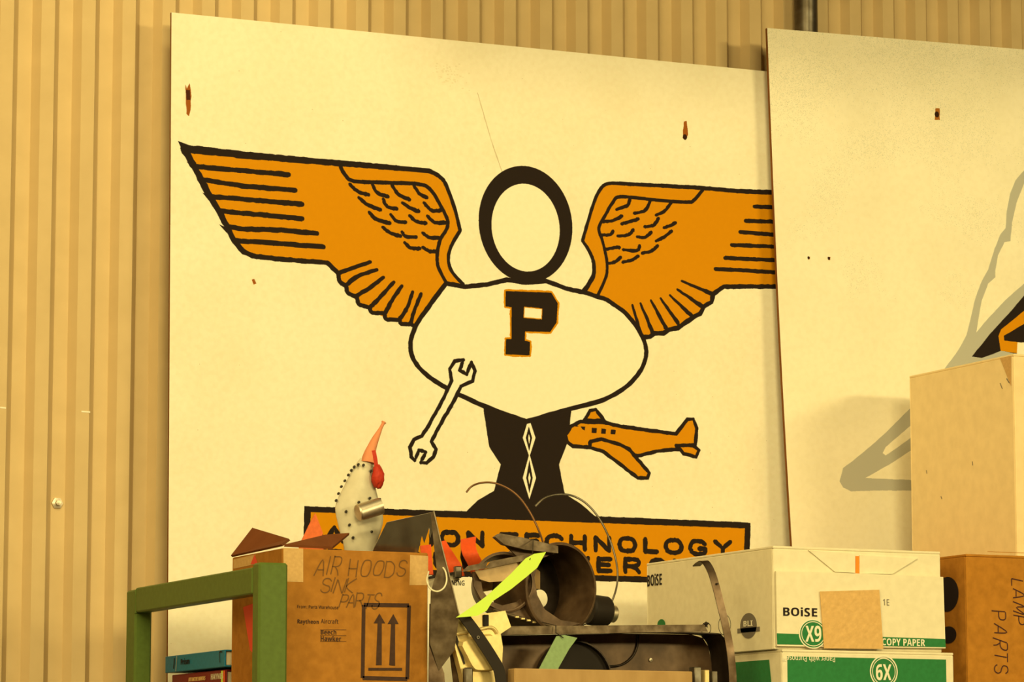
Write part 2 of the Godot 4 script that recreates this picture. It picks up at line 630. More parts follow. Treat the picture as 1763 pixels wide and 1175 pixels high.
const BOARD_WHITE := Color8(238, 232, 214)
const GOLD := Color8(204, 136, 6)
const BLACK := Color8(38, 30, 27)

func paint_wings() -> void:
	# gold feathers
	fill(wobbly(pen([202,2231,316,2254,1262,2273,2255,2283,3262,2281,4610,2286,4782,2377,4902,2503,5072,2878,5159,3285,4998,3528,4928,3757,4978,3979,5166,4191,5303,4407,4954,4876,4330,4960,4065,4928,3794,4864,3541,4768,3306,4640,3105,4463,2961,4282,2938,4158,2738,3978,2089,3970,1496,3959,1266,3899,1103,3729,840,3263,546,2799]), 3.0), GOLD)
	fill(wobbly(pen([8039,2250,8820,2227,9808,2206,10474,2205,11282,2175,12855,2138,12343,3256,11782,3841,11359,3850,10171,3924,9952,4068,9900,4220,9749,4312,9681,4440,9548,4507,9398,4610,9249,4701,9069,4747,8970,4820,8791,4822,8709,4885,8553,4917,7965,4950,7432,4209,7628,3919,7647,3684,7570,3484,7438,3303,7529,3018,7663,2626,7779,2396,7893,2284]), 3.0), GOLD)
	var k := BLACK
	# wing on the near side of the board
	brush(pen([284,2262,1262,2289,2255,2296,3262,2294,4593,2301]), 92, 58, k)
	fill(pen([121,2144,446,2237,303,2305,447,2513,317,2535]), k)
	brush(pen([4593,2301,4765,2378,4885,2504,5038,2881,5149,3285], true), 54, 44, k)
	brush(pen([5149,3285,4998,3528,4928,3757,4978,3979,5200,4205], true), 44, 44, k)
	brush(pen([219,2261,382,2515,546,2799,693,3039,840,3263,1004,3548,1103,3745,1266,3912,1496,3978,2089,3989,2738,3994]), 84, 50, k, 0.1)
	brush(pen([2738,3994,2938,4158]), 58, 58, k)
	for l in [[382,2546,2055,2559], [513,2755,1231,2811,2172,2813], [660,3026,1428,3032,2295,3041], [824,3258,2295,3282], [971,3504,1265,3530,1924,3500,2555,3513], [1086,3730,1792,3729,2671,3733]]:
		brush(pen(l), 58, 62, k, 0.08)
	for l in [[268,2476,415,2622,447,2557], [546,2971,693,3133,725,3036], [841,3482,972,3613,1037,3546]]:
		fill(pen(l), k)
	brush(pen([2975,2345,3059,2482,3227,2581,3872,2558,4385,2542,4591,2607,4762,2836,4915,3115,4897,3277,4775,3479,4721,3771,4754,3961,4873,4177], true), 48, 44, k)
	for l in [[3143,2635,3294,2752,3480,2792], [3549,2605,3633,2743,3830,2798], [3899,2579,4008,2731,4222,2821], [4299,2565,4401,2702,4538,2762], [3304,2853,3463,2963,3693,3032], [3745,2846,3819,2969,3989,2995], [4092,2885,4246,2970,4389,3008], [4486,2856,4623,2975,4795,2963], [3490,3088,3631,3206,3862,3247], [3880,3099,3988,3206,4149,3211], [4221,3094,4347,3187,4518,3201], [4547,3077,4690,3179,4880,3166], [3733,3326,3868,3413,4055,3454], [4083,3382,4158,3457,4339,3451], [4459,3372,4586,3443,4792,3439], [4130,3561,4242,3643,4403,3642], [4458,3619,4584,3677,4729,3668]]:
		brush(pen(l, true), 40, 50, k, 0.12)
	brush(pen([2938,4158,2961,4298,3072,4370,3105,4479,3256,4542,3306,4656,3474,4700,3541,4784,3744,4788,3794,4880,4014,4883,4065,4943,4235,4943,4371,4992], true), 54, 48, k)
	for l in [[2938,4158,3510,3930], [3088,4338,3290,4182,3628,4056], [3256,4517,3509,4359,3746,4176], [3508,4691,3660,4540,3932,4246], [3778,4770,3897,4557,4078,4301], [4031,4866,4168,4667,4272,4391], [4235,4918,4304,4691,4426,4413]]:
		brush(pen(l, true), 52, 44, k, 0.1)
	# wing towards the second board
	brush(pen([8039,2250,8820,2230,9808,2206,10474,2211,11282,2175,12855,2138]), 44, 66, k)
	brush(pen([8039,2250,7893,2284,7779,2396,7663,2626,7529,3018,7438,3303], true), 44, 42, k)
	brush(pen([7438,3303,7570,3484,7647,3684,7628,3919,7432,4209], true), 40, 60, k)
	brush(pen([9791,2232,9605,2440,9472,2479,8946,2488,8198,2478,8034,2584,7869,2847,7753,3061,7814,3262,7875,3493,7904,3726,7868,3933,7703,4265], true), 44, 38, k)
	for l in [[8359,2501,8309,2623,8097,2712], [8750,2517,8649,2687,8436,2753], [9159,2511,9042,2659,8860,2755], [8202,2817,8029,2909,7819,2944], [8516,2845,8353,2907,8190,2957], [8908,2808,8808,2934,8634,2976], [9241,2862,9135,2920,9010,2967], [8026,3095,7961,3164,7767,3177], [8415,3044,8317,3140,8112,3174], [8763,3064,8641,3162,8488,3163], [9160,3016,9000,3137,8852,3212], [8145,3372,8022,3389,7876,3426], [8534,3316,8474,3409,8215,3406], [8883,3293,8767,3389,8578,3446], [8165,3542,8066,3627,7937,3665], [8505,3501,8374,3578,8202,3630]]:
		brush(pen(l, true), 44, 38, k, 0.12)
	for l in [[10803,2463,11275,2447,12640,2400], [10620,2732,11286,2703,12530,2673], [10508,2938,11297,2940,12420,2917], [10336,3180,11309,3150,12311,3143], [10198,3422,11337,3389,12202,3386], [10004,3628,11349,3607,12060,3601]]:
		brush(pen(l), 50, 50, k, 0.08)
	brush(pen([11850,3837,11359,3856,10170,3930,9952,4074,9916,4219,9766,4311,9691,4440,9548,4507,9398,4619,9249,4716,9069,4756,8970,4829,8791,4831,8709,4894,8530,4927], false), 56, 60, k, 0.1)
	brush(pen([12855,2138,12343,3256,11850,3837], true), 56, 60, k, 0.1)
	for l in [[9340,3884,9936,4075], [9252,4038,9733,4304], [9106,4150,9548,4507], [8925,4214,9251,4628], [8736,4261,9020,4729], [8533,4326,8759,4818], [8377,4365,8546,4918]]:
		brush(pen(l), 30, 56, k, 0.1)

func paint_badge() -> void:
	var k := BLACK
	# plain ring above, shield with the letter, column with diamonds below
	disc(pen([6370,3088])[0], Vector2(880, 1010), k, 60)
	disc(pen([6369,3148])[0], Vector2(640, 760), BOARD_WHITE, 60)
	fill(wobbly(pen([5509,6026,7207,6082,7121,6782,6942,7185,7044,7675,7347,7842,7650,8069,5194,8075,5430,7853,5729,7685,5862,7230,5651,6944]), 4.0), k)
	for d in [[6390,6414,6511,6750,6393,7080,6273,6760], [6394,7021,6514,7431,6385,7798,6265,7441]]:
		fill(pen(d, false), BOARD_WHITE)
	for d in [[6389,6560,6447,6753,6391,6982,6329,6758], [6393,7128,6450,7434,6386,7695,6329,7439]]:
		fill(pen(d), k)
	for d in [[6387,6690,6411,6761,6392,6869,6372,6763], [6390,7339,6414,7435,6388,7549,6365,7437]]:
		fill(pen(d), BOARD_WHITE)
	var shield := pen([4884,4205,5225,4243,5633,4178,6001,4075,6359,4102,6741,4048,7123,4155,7507,4211,7883,4299])
	shield.append_array(pen([7883,4299,8279,4548,8585,4956,8601,5329,8316,5726,7812,6032,7095,6246,6354,6479], true, 8))
	shield.append_array(pen([6354,6479,5636,6276,4945,6015,4450,5727,4231,5396,4307,4999,4563,4620,4884,4205], true, 8))
	fill(shield, BOARD_WHITE)
	brush(shield, 56, 56, k)
	# letter with a gold edge
	var p := pen([5980,4268,6836,4244,6954,4421,6929,4752,6807,4924,6337,4940,6328,5097,6427,5117,6416,5347,5969,5353,5980,5091,6082,5085,6088,4539,5977,4534])
	p.append(p[0])
	brush(p, 44, 44, GOLD, 0.1)
	fill(p, k)
	var hole := pen([6334,4531,6652,4541,6642,4703,6324,4696])
	hole.append(hole[0])
	brush(hole, 22, 22, GOLD, 0.1)
	fill(hole, BOARD_WHITE)

func paint_tools() -> void:
	var k := BLACK
	# open-ended spanner
	var w := pen([4511,6694,4423,6810,4285,6880,4208,7011,4232,7170,4293,7225,4370,7052,4491,7079,4404,7259,4507,7261,4629,7153,4682,7023,4596,6899,4684,6734,5018,6178,5142,5939,5353,5838,5401,5667,5338,5524,5249,5733,5120,5669,5191,5490,5030,5518,4938,5659,4972,5851,4827,6149,4511,6694])
	fill(w, BOARD_WHITE)
	brush(w, 46, 46, k, 0.1)
	# toy aeroplane
	for a in [[7429,6415,7540,6239,7649,6214,7809,6397], [7066,6677,7175,6525,7357,6435,7827,6429,8117,6482,8812,6536,9180,6566,9293,6428,9407,6297,9518,6292,9582,6448,9554,6732,9212,6830,8805,6880,8437,6978,7893,6886,7531,6869,7207,6866,7100,6789], [9176,6765,9509,6751,9619,6829,9561,6947,9321,6898], [7532,6777,7750,6718,8112,6801,8275,6870,8652,7265,8614,7349,8431,7356,7783,6930,7531,6869]]:
		var q := pen(a)
		q.append(q[0])
		fill(q, GOLD)
		brush(q, 46, 46, k, 0.1)
	for a in [[7356,6516,7446,6519,7434,6585,7391,6564], [7572,6530,7666,6535,7657,6621,7563,6618], [7753,6534,7840,6540,7831,6626,7744,6623], [7934,6543,8025,6548,8013,6625,7922,6622], [7212,6490,7266,6481,7320,6518,7265,6527]]:
		fill(pen(a), k)

func paint_banner() -> void:
	fill(wobbly(pen([2332,8061,6261,8038,10603,8048,10544,9146,6249,9142,2301,9126]), 5.0), BLACK)
	fill(wobbly(pen([2444,8152,6260,8156,10487,8152,10433,9039,6250,9045,2423,9028]), 4.0), GOLD)
	var word := "AVIATION TECHNOLOGY"
	var at := [2708,8639,3117,8636,3581,8640,3819,8643,4203,8640,4569,8638,4758,8642,5243,8637,-2902,76,5859,8637,6298,8634,6685,8641,7140,8637,7598,8643,8048,8639,8533,8644,8933,8642,9403,8648,9898,8643]
	write_line(word, at)
	write_line("PURDUE UNIVERSITY", [2749,9019,3209,9015,3693,9020,4160,9016,4640,9012,5155,9008,-2902,76,5887,9006,6369,9002,6864,9008,7168,9000,7636,8996,8152,8992,8649,8998,9094,8996,9273,8991,9699,8989])

func write_line(word: String, at: Array) -> void:
	for i in word.length():
		var c := word[i]
		if c == " ":
			continue
		var g := glyph(c)
		for l in g[1]:
			var q := []
			for p in l:
				q.append(Vector2(at[i * 2] + p.x * 300.0, at[i * 2 + 1] - 245.0 + p.y * 225.0))
			brush(q, 56, 56, BLACK, 0.1)

func paint_marks() -> void:
	# torn holes with bare brown fibre, small chips, a long hairline crack
	var wood := Color8(150, 84, 30)
	fill(wobbly(pen([245,1185,275,1251,315,1160,346,1322,337,1615,307,1715,267,1679,256,1428]), 5.0), wood)
	fill(pen([255,1282,325,1276,336,1440,266,1446]), Color8(70, 36, 22))
	fill(wobbly(pen([9435,1055,9493,1030,9511,1277,9463,1385,9407,1348]), 5.0), wood)
	disc(pen([9453,1323])[0], Vector2(42, 50), Color8(52, 30, 22))
	fill(wobbly(pen([1406,4366,1456,4344,1487,4419,1446,4441]), 5.0), wood)
	brush(pen([5490,877,5732,1665,6017,2449,6205,3240,6359,4032,6566,5019,6828,5802,7015,6538], true), 9, 7, Color8(196, 184, 158), 0.4)
	for s in [[4965,4714,5050,4759], [5146,4733,5254,4677], [6175,6033,6240,5990], [5936,4129,6174,4124], [5504,4246,5568,4212], [6066,6177,6109,6194]]:
		brush(pen(s), 18, 10, Color8(130, 112, 88), 0.5)
	# rubbed dirt near the top edge
	for i in 60:
		var c: Vector2 = pen([4931,603])[0] + Vector2(rng.randfn(0, 180), rng.randfn(0, 110))
		disc(c, Vector2(rng.randf_range(8, 26), rng.randf_range(6, 18)), Color(0.88, 0.85, 0.76), 8)
	for i in 130:
		var c2 := Vector2(rng.randf_range(0, 12000), rng.randf_range(0, 11900))
		disc(c2, Vector2.ONE * rng.randf_range(3, 8), Color(0.72, 0.66, 0.54), 6)

func painted_board_texture() -> ImageTexture:
	start_canvas(1.22, 1.1925, BOARD_WHITE)
	grain(0.004, Color8(206, 190, 150), 0.24, 31, 0.35)
	grain(0.05, Color8(190, 170, 130), 0.16, 32, 0.4)
	paint_marks()
	paint_wings()
	paint_badge()
	paint_tools()
	paint_banner()
	grain(0.06, Color8(120, 80, 20), 0.04, 33, 0.3)
	return finish_canvas()

# grey paint speckle, thickest along the top edge and the upper corner, as the photo's grain shows
func overspray() -> void:
	rng.seed = 77
	var nz := FastNoiseLite.new()
	nz.seed = 8
	nz.frequency = 0.0005
	for i in 260000:
		var c := Vector2(rng.randf_range(0, 12200), rng.randf_range(-100, 5600))
		var want := 0.78 + nz.get_noise_2d(c.x, c.y) * 1.1 - c.y / 4300.0
		if rng.randf() < want:
			var d := rng.randf_range(3, 9)
			canvas.fill_rect(Rect2i(int(c.x * cs), int(c.y * cs), maxi(1, roundi(d * cs)), maxi(1, roundi(d * cs))), Color8(178, 182, 168).lerp(Color8(210, 208, 190), rng.randf()))

func grey_board_texture() -> ImageTexture:
	start_canvas(1.22, 1.25, BOARD_WHITE)
	grain(0.004, Color8(190, 184, 156), 0.25, 41, 0.35)
	grain(0.05, Color8(180, 166, 130), 0.16, 42, 0.4)
	overspray()
	var grey := Color8(176, 176, 170)
	# outline in grey, with black and gold shapes inside
	fill(wobbly(pen([5815,2025,5215,2262,5018,2454,4886,2723,4797,3049,4755,3351,4632,3477,4500,3743,4338,4129,4186,4354,4028,4678,3886,5119,3801,5359,3601,5642,3161,6128,5545,6050,5682,4128,5085,4354,4671,4671,4280,5024,4011,5292,4163,4712,4322,4388,4482,4262,4489,4142,4562,3860,4716,3613,4843,3587,4901,3243,5016,2876,5201,2505,5803,2228]), 3.0), grey)
	fill(wobbly(pen([5688,4047,5071,4575,4798,4845,4307,5300,3890,5730,4093,5751,4327,5675,4516,5601,4766,5640,5578,5611]), 3.0), BLACK)
	fill(wobbly(pen([5661,4449,5052,4854,4543,5212,4479,5334,4507,5602,4835,5638,5020,5631,5034,5440,4598,5416,4590,5329,5035,5094,5638,4771]), 3.0), GOLD)
	fill(pen([4872,5438,5593,5411,5575,5651,4843,5657]), BOARD_WHITE)
	fill(wobbly(pen([3512,5986,2475,6763,2233,6969,2014,7154,1797,7322,1495,7544,1110,7802,1021,8036,1086,8141,1244,8209,1735,8182,2373,8170,3350,8170,3364,7989,2387,7980,1955,7974,1547,7965,2099,7691,2423,7504,3441,6972,3473,6535,2438,7288,1986,7558,1927,7516,1996,7407,2454,7071,3489,6315]), 3.0), grey)
	# torn screw holes
	for h in [[[3419,1336], 46], [[643,4088], 22], [[1053,4079], 24]]:
		var c: Vector2 = pen(h[0])[0]
		fill(wobbly(pen([3388,1231,3474,1225,3475,1439,3366,1435]) if h[1] > 40 else [c + Vector2(-26, -20), c + Vector2(28, -24), c + Vector2(20, 30), c + Vector2(-22, 26)], 8.0), Color8(160, 100, 40))
		disc(c, Vector2(h[1], h[1] * 1.2), Color8(48, 28, 20), 16)
	return finish_canvas()

# ------------------------------------------------------------------ cartons
# open shell: walls of card with thickness
func carton(called: String, label: String, lo: Vector3, hi: Vector3, m: Material, closed: bool) -> Node3D:
	var t := thing(called, label, "box", Vector3((lo.x + hi.x) / 2, lo.y, (lo.z + hi.z) / 2))
	var s := st()
	var k := 0.004
	add_box(s, Vector3(lo.x, lo.y, hi.z - k), Vector3(hi.x, hi.y, hi.z), 0.0015)
	add_box(s, Vector3(lo.x, lo.y, lo.z), Vector3(hi.x, hi.y, lo.z + k), 0.0015)
	add_box(s, Vector3(lo.x, lo.y, lo.z + k), Vector3(lo.x + k, hi.y, hi.z - k), 0.001)
	add_box(s, Vector3(hi.x - k, lo.y, lo.z + k), Vector3(hi.x, hi.y, hi.z - k), 0.001)
	add_box(s, Vector3(lo.x + k, lo.y, lo.z + k), Vector3(hi.x - k, lo.y + k, hi.z - k), 0.001)
	if closed:
		add_box(s, Vector3(lo.x, hi.y, lo.z), Vector3(hi.x, hi.y + k, hi.z), 0.001)
	part("carton_body", done(s), m, t)
	return t

# frame on a front face (x right, y up, z to the room), lifted a little
func front(x: float, y: float, z: float, lift := 0.0006) -> Transform3D:
	return Transform3D(Basis.IDENTITY, Vector3(x, y, z + lift))

# frame on a left face: text x runs towards the room
func left_face(x: float, y: float, z: float, lift := 0.0006) -> Transform3D:
	return Transform3D(Basis(Vector3(0, 0, 1), Vector3.UP, Vector3(-1, 0, 0)), Vector3(x - lift, y, z))

func rect(x0: float, y0: float, x1: float, y1: float) -> Array:
	return [Vector2(x0, y0), Vector2(x1, y0), Vector2(x1, y1), Vector2(x0, y1)]

func ellipse(c: Vector2, r: Vector2, n := 32) -> Array:
	var p := []
	for i in n:
		p.append(c + Vector2(cos(TAU * i / n) * r.x, sin(TAU * i / n) * r.y))
	return p

func hoods_carton() -> void:
	var lo := Vector3(-0.2286, DECK + 0.001, 0.5246)
	var hi := Vector3(-0.0022, 1.968, 0.735)
	var t := carton("cardboard_box", "open brown cardboard box handwritten AIR HOODS SINK PARTS beside the green post", lo, hi, M.card, false)
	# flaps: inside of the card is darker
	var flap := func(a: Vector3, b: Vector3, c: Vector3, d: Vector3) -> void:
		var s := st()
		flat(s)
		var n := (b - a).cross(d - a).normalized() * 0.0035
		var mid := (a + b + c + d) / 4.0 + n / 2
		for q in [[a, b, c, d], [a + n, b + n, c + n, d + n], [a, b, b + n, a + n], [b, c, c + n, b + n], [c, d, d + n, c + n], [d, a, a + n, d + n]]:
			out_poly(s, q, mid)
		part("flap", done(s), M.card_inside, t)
	var fl: Array = [Vector3(-0.2286, 1.9686, 0.5246), Vector3(-0.1859, 2.0133, 0.5000), Vector3(-0.1884, 1.9856, 0.6600), Vector3(-0.2286, 1.9708, 0.7350)]
	flap.call(fl[0], fl[3], fl[2], fl[1])
	fl = [Vector3(-0.2260, 1.9702, 0.7330), Vector3(-0.1517, 1.9691, 0.7330), Vector3(-0.1004, 1.9953, 0.6700), Vector3(-0.1339, 1.9924, 0.6600)]
	flap.call(fl[0], fl[1], fl[2], fl[3])
	fl = [Vector3(-0.1178, 1.9849, 0.5246), Vector3(0.0525, 1.9840, 0.5246), Vector3(0.0282, 1.9476, 0.5600), Vector3(-0.1219, 1.9478, 0.5600)]
	flap.call(fl[0], fl[1], fl[2], fl[3])
	var f := front(0, 0, 0.735)
	for w in [["AIR HOODS", [Vector2(-0.1801, 1.9313)], Vector2(0.0145, 0.025), 0.0038], ["SINK", [Vector2(-0.1709, 1.9066)], Vector2(0.0155, 0.021), 0.0022], ["PARTS", [Vector2(-0.1429, 1.8855)], Vector2(0.0118, 0.021), 0.0016]]:
		part("handwriting", ink(written(w[0], w[2], w[3], 0.25, 0.06), 0.0016, front(w[1][0].x, w[1][0].y, 0.735)), M.pencil, t)
	# this way up: frame, two arrows, base line
	var o: Array = [Vector2(-0.1033, 1.8898), Vector2(-0.0322, 1.8907), Vector2(-0.0345, 1.7839), Vector2(-0.1044, 1.7845)]
	var fr := []
	for i in 4:
		fr.append([o[i], o[(i + 1) % 4]])
	var af := part("arrow_frame", ink(fr, 0.0058, f), M.print_brown, t)
	for a in [[Vector2(-0.0837, 1.8032), Vector2(-0.0747, 1.8034), Vector2(-0.0750, 1.8636), Vector2(-0.0695, 1.8638), Vector2(-0.0787, 1.8778), Vector2(-0.0877, 1.8634), Vector2(-0.0814, 1.8635)], [Vector2(-0.0629, 1.8035), Vector2(-0.0538, 1.8029), Vector2(-0.0541, 1.8633), Vector2(-0.0486, 1.8634), Vector2(-0.0569, 1.8775), Vector2(-0.0659, 1.8630), Vector2(-0.0604, 1.8631)]]:
		part("arrow", ink_area([a], f), M.print_brown, af)
	part("arrow_base", ink([[Vector2(-0.0955, 1.7972), Vector2(-0.0428, 1.7980)]], 0.004, f), M.print_brown, af)
	for w in [["From: Parts Warehouse", [Vector2(-0.2064, 1.8824)], 0.0042, false], ["Raytheon", [Vector2(-0.2062, 1.8608)], 0.0056, true], ["Aircraft", [Vector2(-0.1697, 1.8616)], 0.0062, false], ["Beech", [Vector2(-0.1704, 1.8458)], 0.0066, true], ["Hawker", [Vector2(-0.1704, 1.8366)], 0.0066, true]]:
		lettering(w[0], w[2], 0.95, front(w[1][0].x, w[1][0].y, 0.735), M.print_brown, t, w[3])
	part("ruled_lines", ink([[Vector2(-0.1705, 1.8524), Vector2(-0.1301, 1.8533)], [Vector2(-0.1704, 1.8441), Vector2(-0.1301, 1.8449)], [Vector2(-0.1704, 1.8358), Vector2(-0.1300, 1.8366)]], 0.0006, f), M.print_brown, t)
	# tape patches over the corners
	part("tape", ink_area([[Vector2(-0.2277, 1.9683), Vector2(-0.1974, 1.9684), Vector2(-0.1970, 1.9200), Vector2(-0.2272, 1.9201)]], front(0, 0, 0.735, 0.0003)), M.tape_clear, t, "pale clear tape over box corner")
	part("tape", ink_area([[Vector2(-0.0307, 1.9642), Vector2(-0.0022, 1.9634), Vector2(-0.0020, 1.9210), Vector2(-0.0315, 1.9202)]], front(0, 0, 0.735, 0.0003)), M.tape_clear, t, "pale clear tape over box corner")
	var lf := left_face(-0.2286, 0, 0)
	part("tape", ink_area([[Vector2(0.5298, 1.9648), Vector2(0.6234, 1.9664), Vector2(0.6238, 1.9520), Vector2(0.5302, 1.9509)]], left_face(-0.2286, 0, 0, 0.0003)), M.tape_clear, t)
	part("red_sticker", ink_area([[Vector2(0.6043, 1.9532), Vector2(0.6210, 1.9666), Vector2(0.6335, 1.9514)]], lf), M.red_tape, t, "red arrow sticker")
	part("red_label", ink_area([[Vector2(0.5742, 1.8918), Vector2(0.6157, 1.8948), Vector2(0.6178, 1.8228), Vector2(0.6055, 1.8275)]], lf), M.red_tape, t, "red label")

func ring_lines(c: Vector2, r: Vector2) -> Array:
	var p := ellipse(c, r, 28)
	p.append(p[0])
	return p

func paper_cartons() -> void:
	# lower carton, upside down, green printed
	var x0 := 0.5575
	var x1 := 0.8585
	var lo := Vector3(x0, DECK + 0.001, 0.33)
	var t := carton("paper_carton", "green and white paper carton lying upside down under a white one", lo, Vector3(x1, 1.832, 0.786), M.card_white, true)
	var f := front(0, 0, 0.786)
	var gp := part("green_panel", ink_area([rect(x0 + 0.008, DECK + 0.01, x1 - 0.014, 1.8255)], f), M.print_green, t, "green printed panel")
	part("green_panel", ink_area([[Vector2(0.36, DECK + 0.01), Vector2(0.765, DECK + 0.01), Vector2(0.745, 1.822), Vector2(0.36, 1.822)]], left_face(x0, 0, 0)), M.print_green, t, "green printed panel")
	var turned := Transform3D(Basis(Vector3(-1, 0, 0), Vector3(0, -1, 0), Vector3(0, 0, 1)), Vector3.ZERO)
	var p: Array = [Vector2(0.6488, 1.8268), Vector2(0.7331, 1.8053)]
	lettering("Paper with Purpose™", 0.0085, 0.82, Transform3D(turned.basis, Vector3(p[0].x, p[0].y, 0.787)), M.print_white, gp, false)
	var c: Vector2 = p[1]
	part("badge_ring", ink([ring_lines(c, Vector2(0.0235, 0.0235))], 0.002, front(0, 0, 0.7866)), M.print_white, gp)
	part("badge_ring", ink([ring_lines(c, Vector2(0.0200, 0.0200))], 0.0012, front(0, 0, 0.7866)), M.print_white, gp)
	lettering("X9", 0.024, 0.72, Transform3D(turned.basis, Vector3(c.x + 0.0135, c.y + 0.0115, 0.787)), M.print_white, gp)
	part("side_flap", box(Vector3(x1, DECK + 0.02, 0.762), Vector3(x1 + 0.003, 1.828, 0.79), 0.001, Transform3D(Basis(Vector3.BACK, -0.045), Vector3(0.083, 0.038, 0))), M.card, t)
	# upper carton: white, its end folded from gussets with a front panel over them
	x0 = 0.5513
	x1 = 0.8465
	var y0 := 1.8365
	var y1 := 1.989
	var u := carton("paper_carton", "white paper carton with tan tape patch on its front, on the green one", Vector3(x0, y0, 0.346), Vector3(x1, y1, 0.772), M.card_white, true)
	f = front(0, 0, 0.780)
	var fp := part("front_panel", plate([Vector2(0.5512, 1.9540), Vector2(0.6969, 1.9546), Vector2(0.8460, 1.9533), Vector2(0.8481, 1.8431), Vector2(0.5519, 1.8410)], 0.780, 0.0045), M.card_white, u)
	for g in [[Vector2(0.6113, 1.9879), Vector2(0.6927, 1.9851), Vector2(0.6923, 1.9557), Vector2(0.6565, 1.9565)], [Vector2(0.7009, 1.9835), Vector2(0.8042, 1.9812), Vector2(0.7581, 1.9557), Vector2(0.7004, 1.9550)]]:
		part("gusset_flap", plate(g, 0.7745, 0.0022), M.card_white, u)
	part("slit", ink_area([[Vector2(0.6943, 1.9816), Vector2(0.7014, 1.9818), Vector2(0.7010, 1.9533), Vector2(0.6938, 1.9531)]], front(0, 0, 0.772)), M.orange_print, u, "orange card showing in a slit")
	part("green_stripe", ink_area([[Vector2(0.5511, 1.8602), Vector2(0.8473, 1.8574), Vector2(0.8481, 1.8449), Vector2(0.5519, 1.8436)]], f), M.print_green, fp, "green printed stripe")
	p = [Vector2(0.5604, 1.8867), Vector2(0.6133, 1.8606), Vector2(0.7373, 1.8454), Vector2(0.7362, 1.9067)]
	lettering("BOiSE", 0.0125, 1.28, front(p[0].x, p[0].y, 0.780), M.print_black, fp)
	c = p[1]
	part("badge", ink_area([ellipse(c, Vector2(0.0245, 0.0225))], front(0, 0, 0.7806)), M.print_white, fp)
	part("badge", ink_area([ellipse(c, Vector2(0.0225, 0.0207))], front(0, 0, 0.7810)), M.print_green, fp)
	part("badge_ring", ink([ring_lines(c, Vector2(0.0200, 0.0183))], 0.0012, front(0, 0, 0.7814)), M.print_white, fp)
	lettering("X9", 0.024, 0.72, front(c.x - 0.0135, c.y - 0.0125, 0.7814), M.print_white, fp)
	lettering("COPY PAPER", 0.0105, 0.9, front(p[2].x - 0.004, p[2].y, 0.7806), M.print_white, fp)
	lettering("1E", 0.0095, 0.9, front(p[3].x, p[3].y, 0.780), M.print_grey, fp, false)
	part("tape_patch", plate([Vector2(0.6253, 1.9250), Vector2(0.7294, 1.9303), Vector2(0.7351, 1.8399), Vector2(0.6312, 1.8389)], 0.7835, 0.0012), M.tape_brown, fp, "tan masking tape patch")
	# prints on the long side
	var lf := left_face(x0, 0, 0)
	var q: Array = [Vector2(0.3474, 1.9550), Vector2(0.6918, 1.8757), Vector2(0.3984, 1.8914), Vector2(0.5525, 1.8777), Vector2(0.6143, 1.8767)]
	lettering("BOiSE", 0.018, 0.78, left_face(x0, q[0].y, q[0].x), M.print_black, u)
	var seal := part("seal", ink_area([ellipse(q[1], Vector2(0.0265, 0.0195)), rect(q[1].x - 0.036, q[1].y - 0.010, q[1].x + 0.036, q[1].y - 0.003)], lf), M.print_grey, u, "grey printed award seal")
	lettering("BLI", 0.0085, 1.7, left_face(x0, q[1].y - 0.001, q[1].x - 0.0165, 0.0012), M.print_white, seal)
	part("badge", ink_area([ellipse(q[2], Vector2(0.014, 0.0085))], lf), M.print_green, u)
	var star := []
	for i in 10:
		var a := PI / 2 + TAU * i / 10
		star.append(q[3] + Vector2(0, 0.006) + Vector2(cos(a) * 1.6, sin(a)) * (0.006 if i % 2 == 0 else 0.0026))
	part("star_mark", ink_area([star], lf), M.print_black, u)
	part("star_mark", ink([ring_lines(q[3], Vector2(0.016, 0.0095))], 0.0014, lf), M.print_black, u)
	part("badge_ring", ink([ring_lines(q[4] + Vector2(0, 0.004), Vector2(0.020, 0.0155))], 0.001, lf), M.print_black, u)

func lamp_carton() -> void:
	var lo := Vector3(0.9005, DECK + 0.001, 0.25)
	var hi := Vector3(1.33, 1.988, 0.76)
	var t := carton("cardboard_box", "closed brown cardboard box handwritten LAMP PARTS right of the paper cartons", lo, hi, M.card_old, true)
	var p: Array = [Vector2(0.9837, 1.9564), Vector2(0.9484, 1.9046)]
	var down := Transform3D(Basis(Vector3.BACK, -PI / 2), Vector3.ZERO)
	part("handwriting", ink(written("LAMP", Vector2(0.0145, 0.022), 0.005, 0.15, 0.08), 0.0018, Transform3D(down.basis, Vector3(p[0].x, p[0].y, 0.7606))), M.marker, t)
	part("handwriting", ink(written("PARTS", Vector2(0.0145, 0.027), 0.007, 0.15, 0.08), 0.0018, Transform3D(down.basis, Vector3(p[1].x, p[1].y, 0.7606))), M.marker, t)
	part("closing_tape", box(Vector3(1.13, 1.9921, 0.61), Vector3(1.18, 1.9926, 0.75), 0.0001), M.tape_clear, t)
	part("crease", plate([Vector2(0.9393, 1.9970), Vector2(1.0068, 1.9972), Vector2(1.0068, 1.9963), Vector2(0.9404, 1.9961)], 0.7605, 0.0004), M.card_old, t)
	for o in [[[Vector2(0.7029, 1.9320)], Vector2(0.034, 0.0275)], [[Vector2(0.7044, 1.8681)], Vector2(0.024, 0.0135)]]:
		part("printed_mark", ink_area([ellipse(o[0][0], o[1])], left_face(0.9005, 0, 0)), M.print_black, t, "black printed oval")

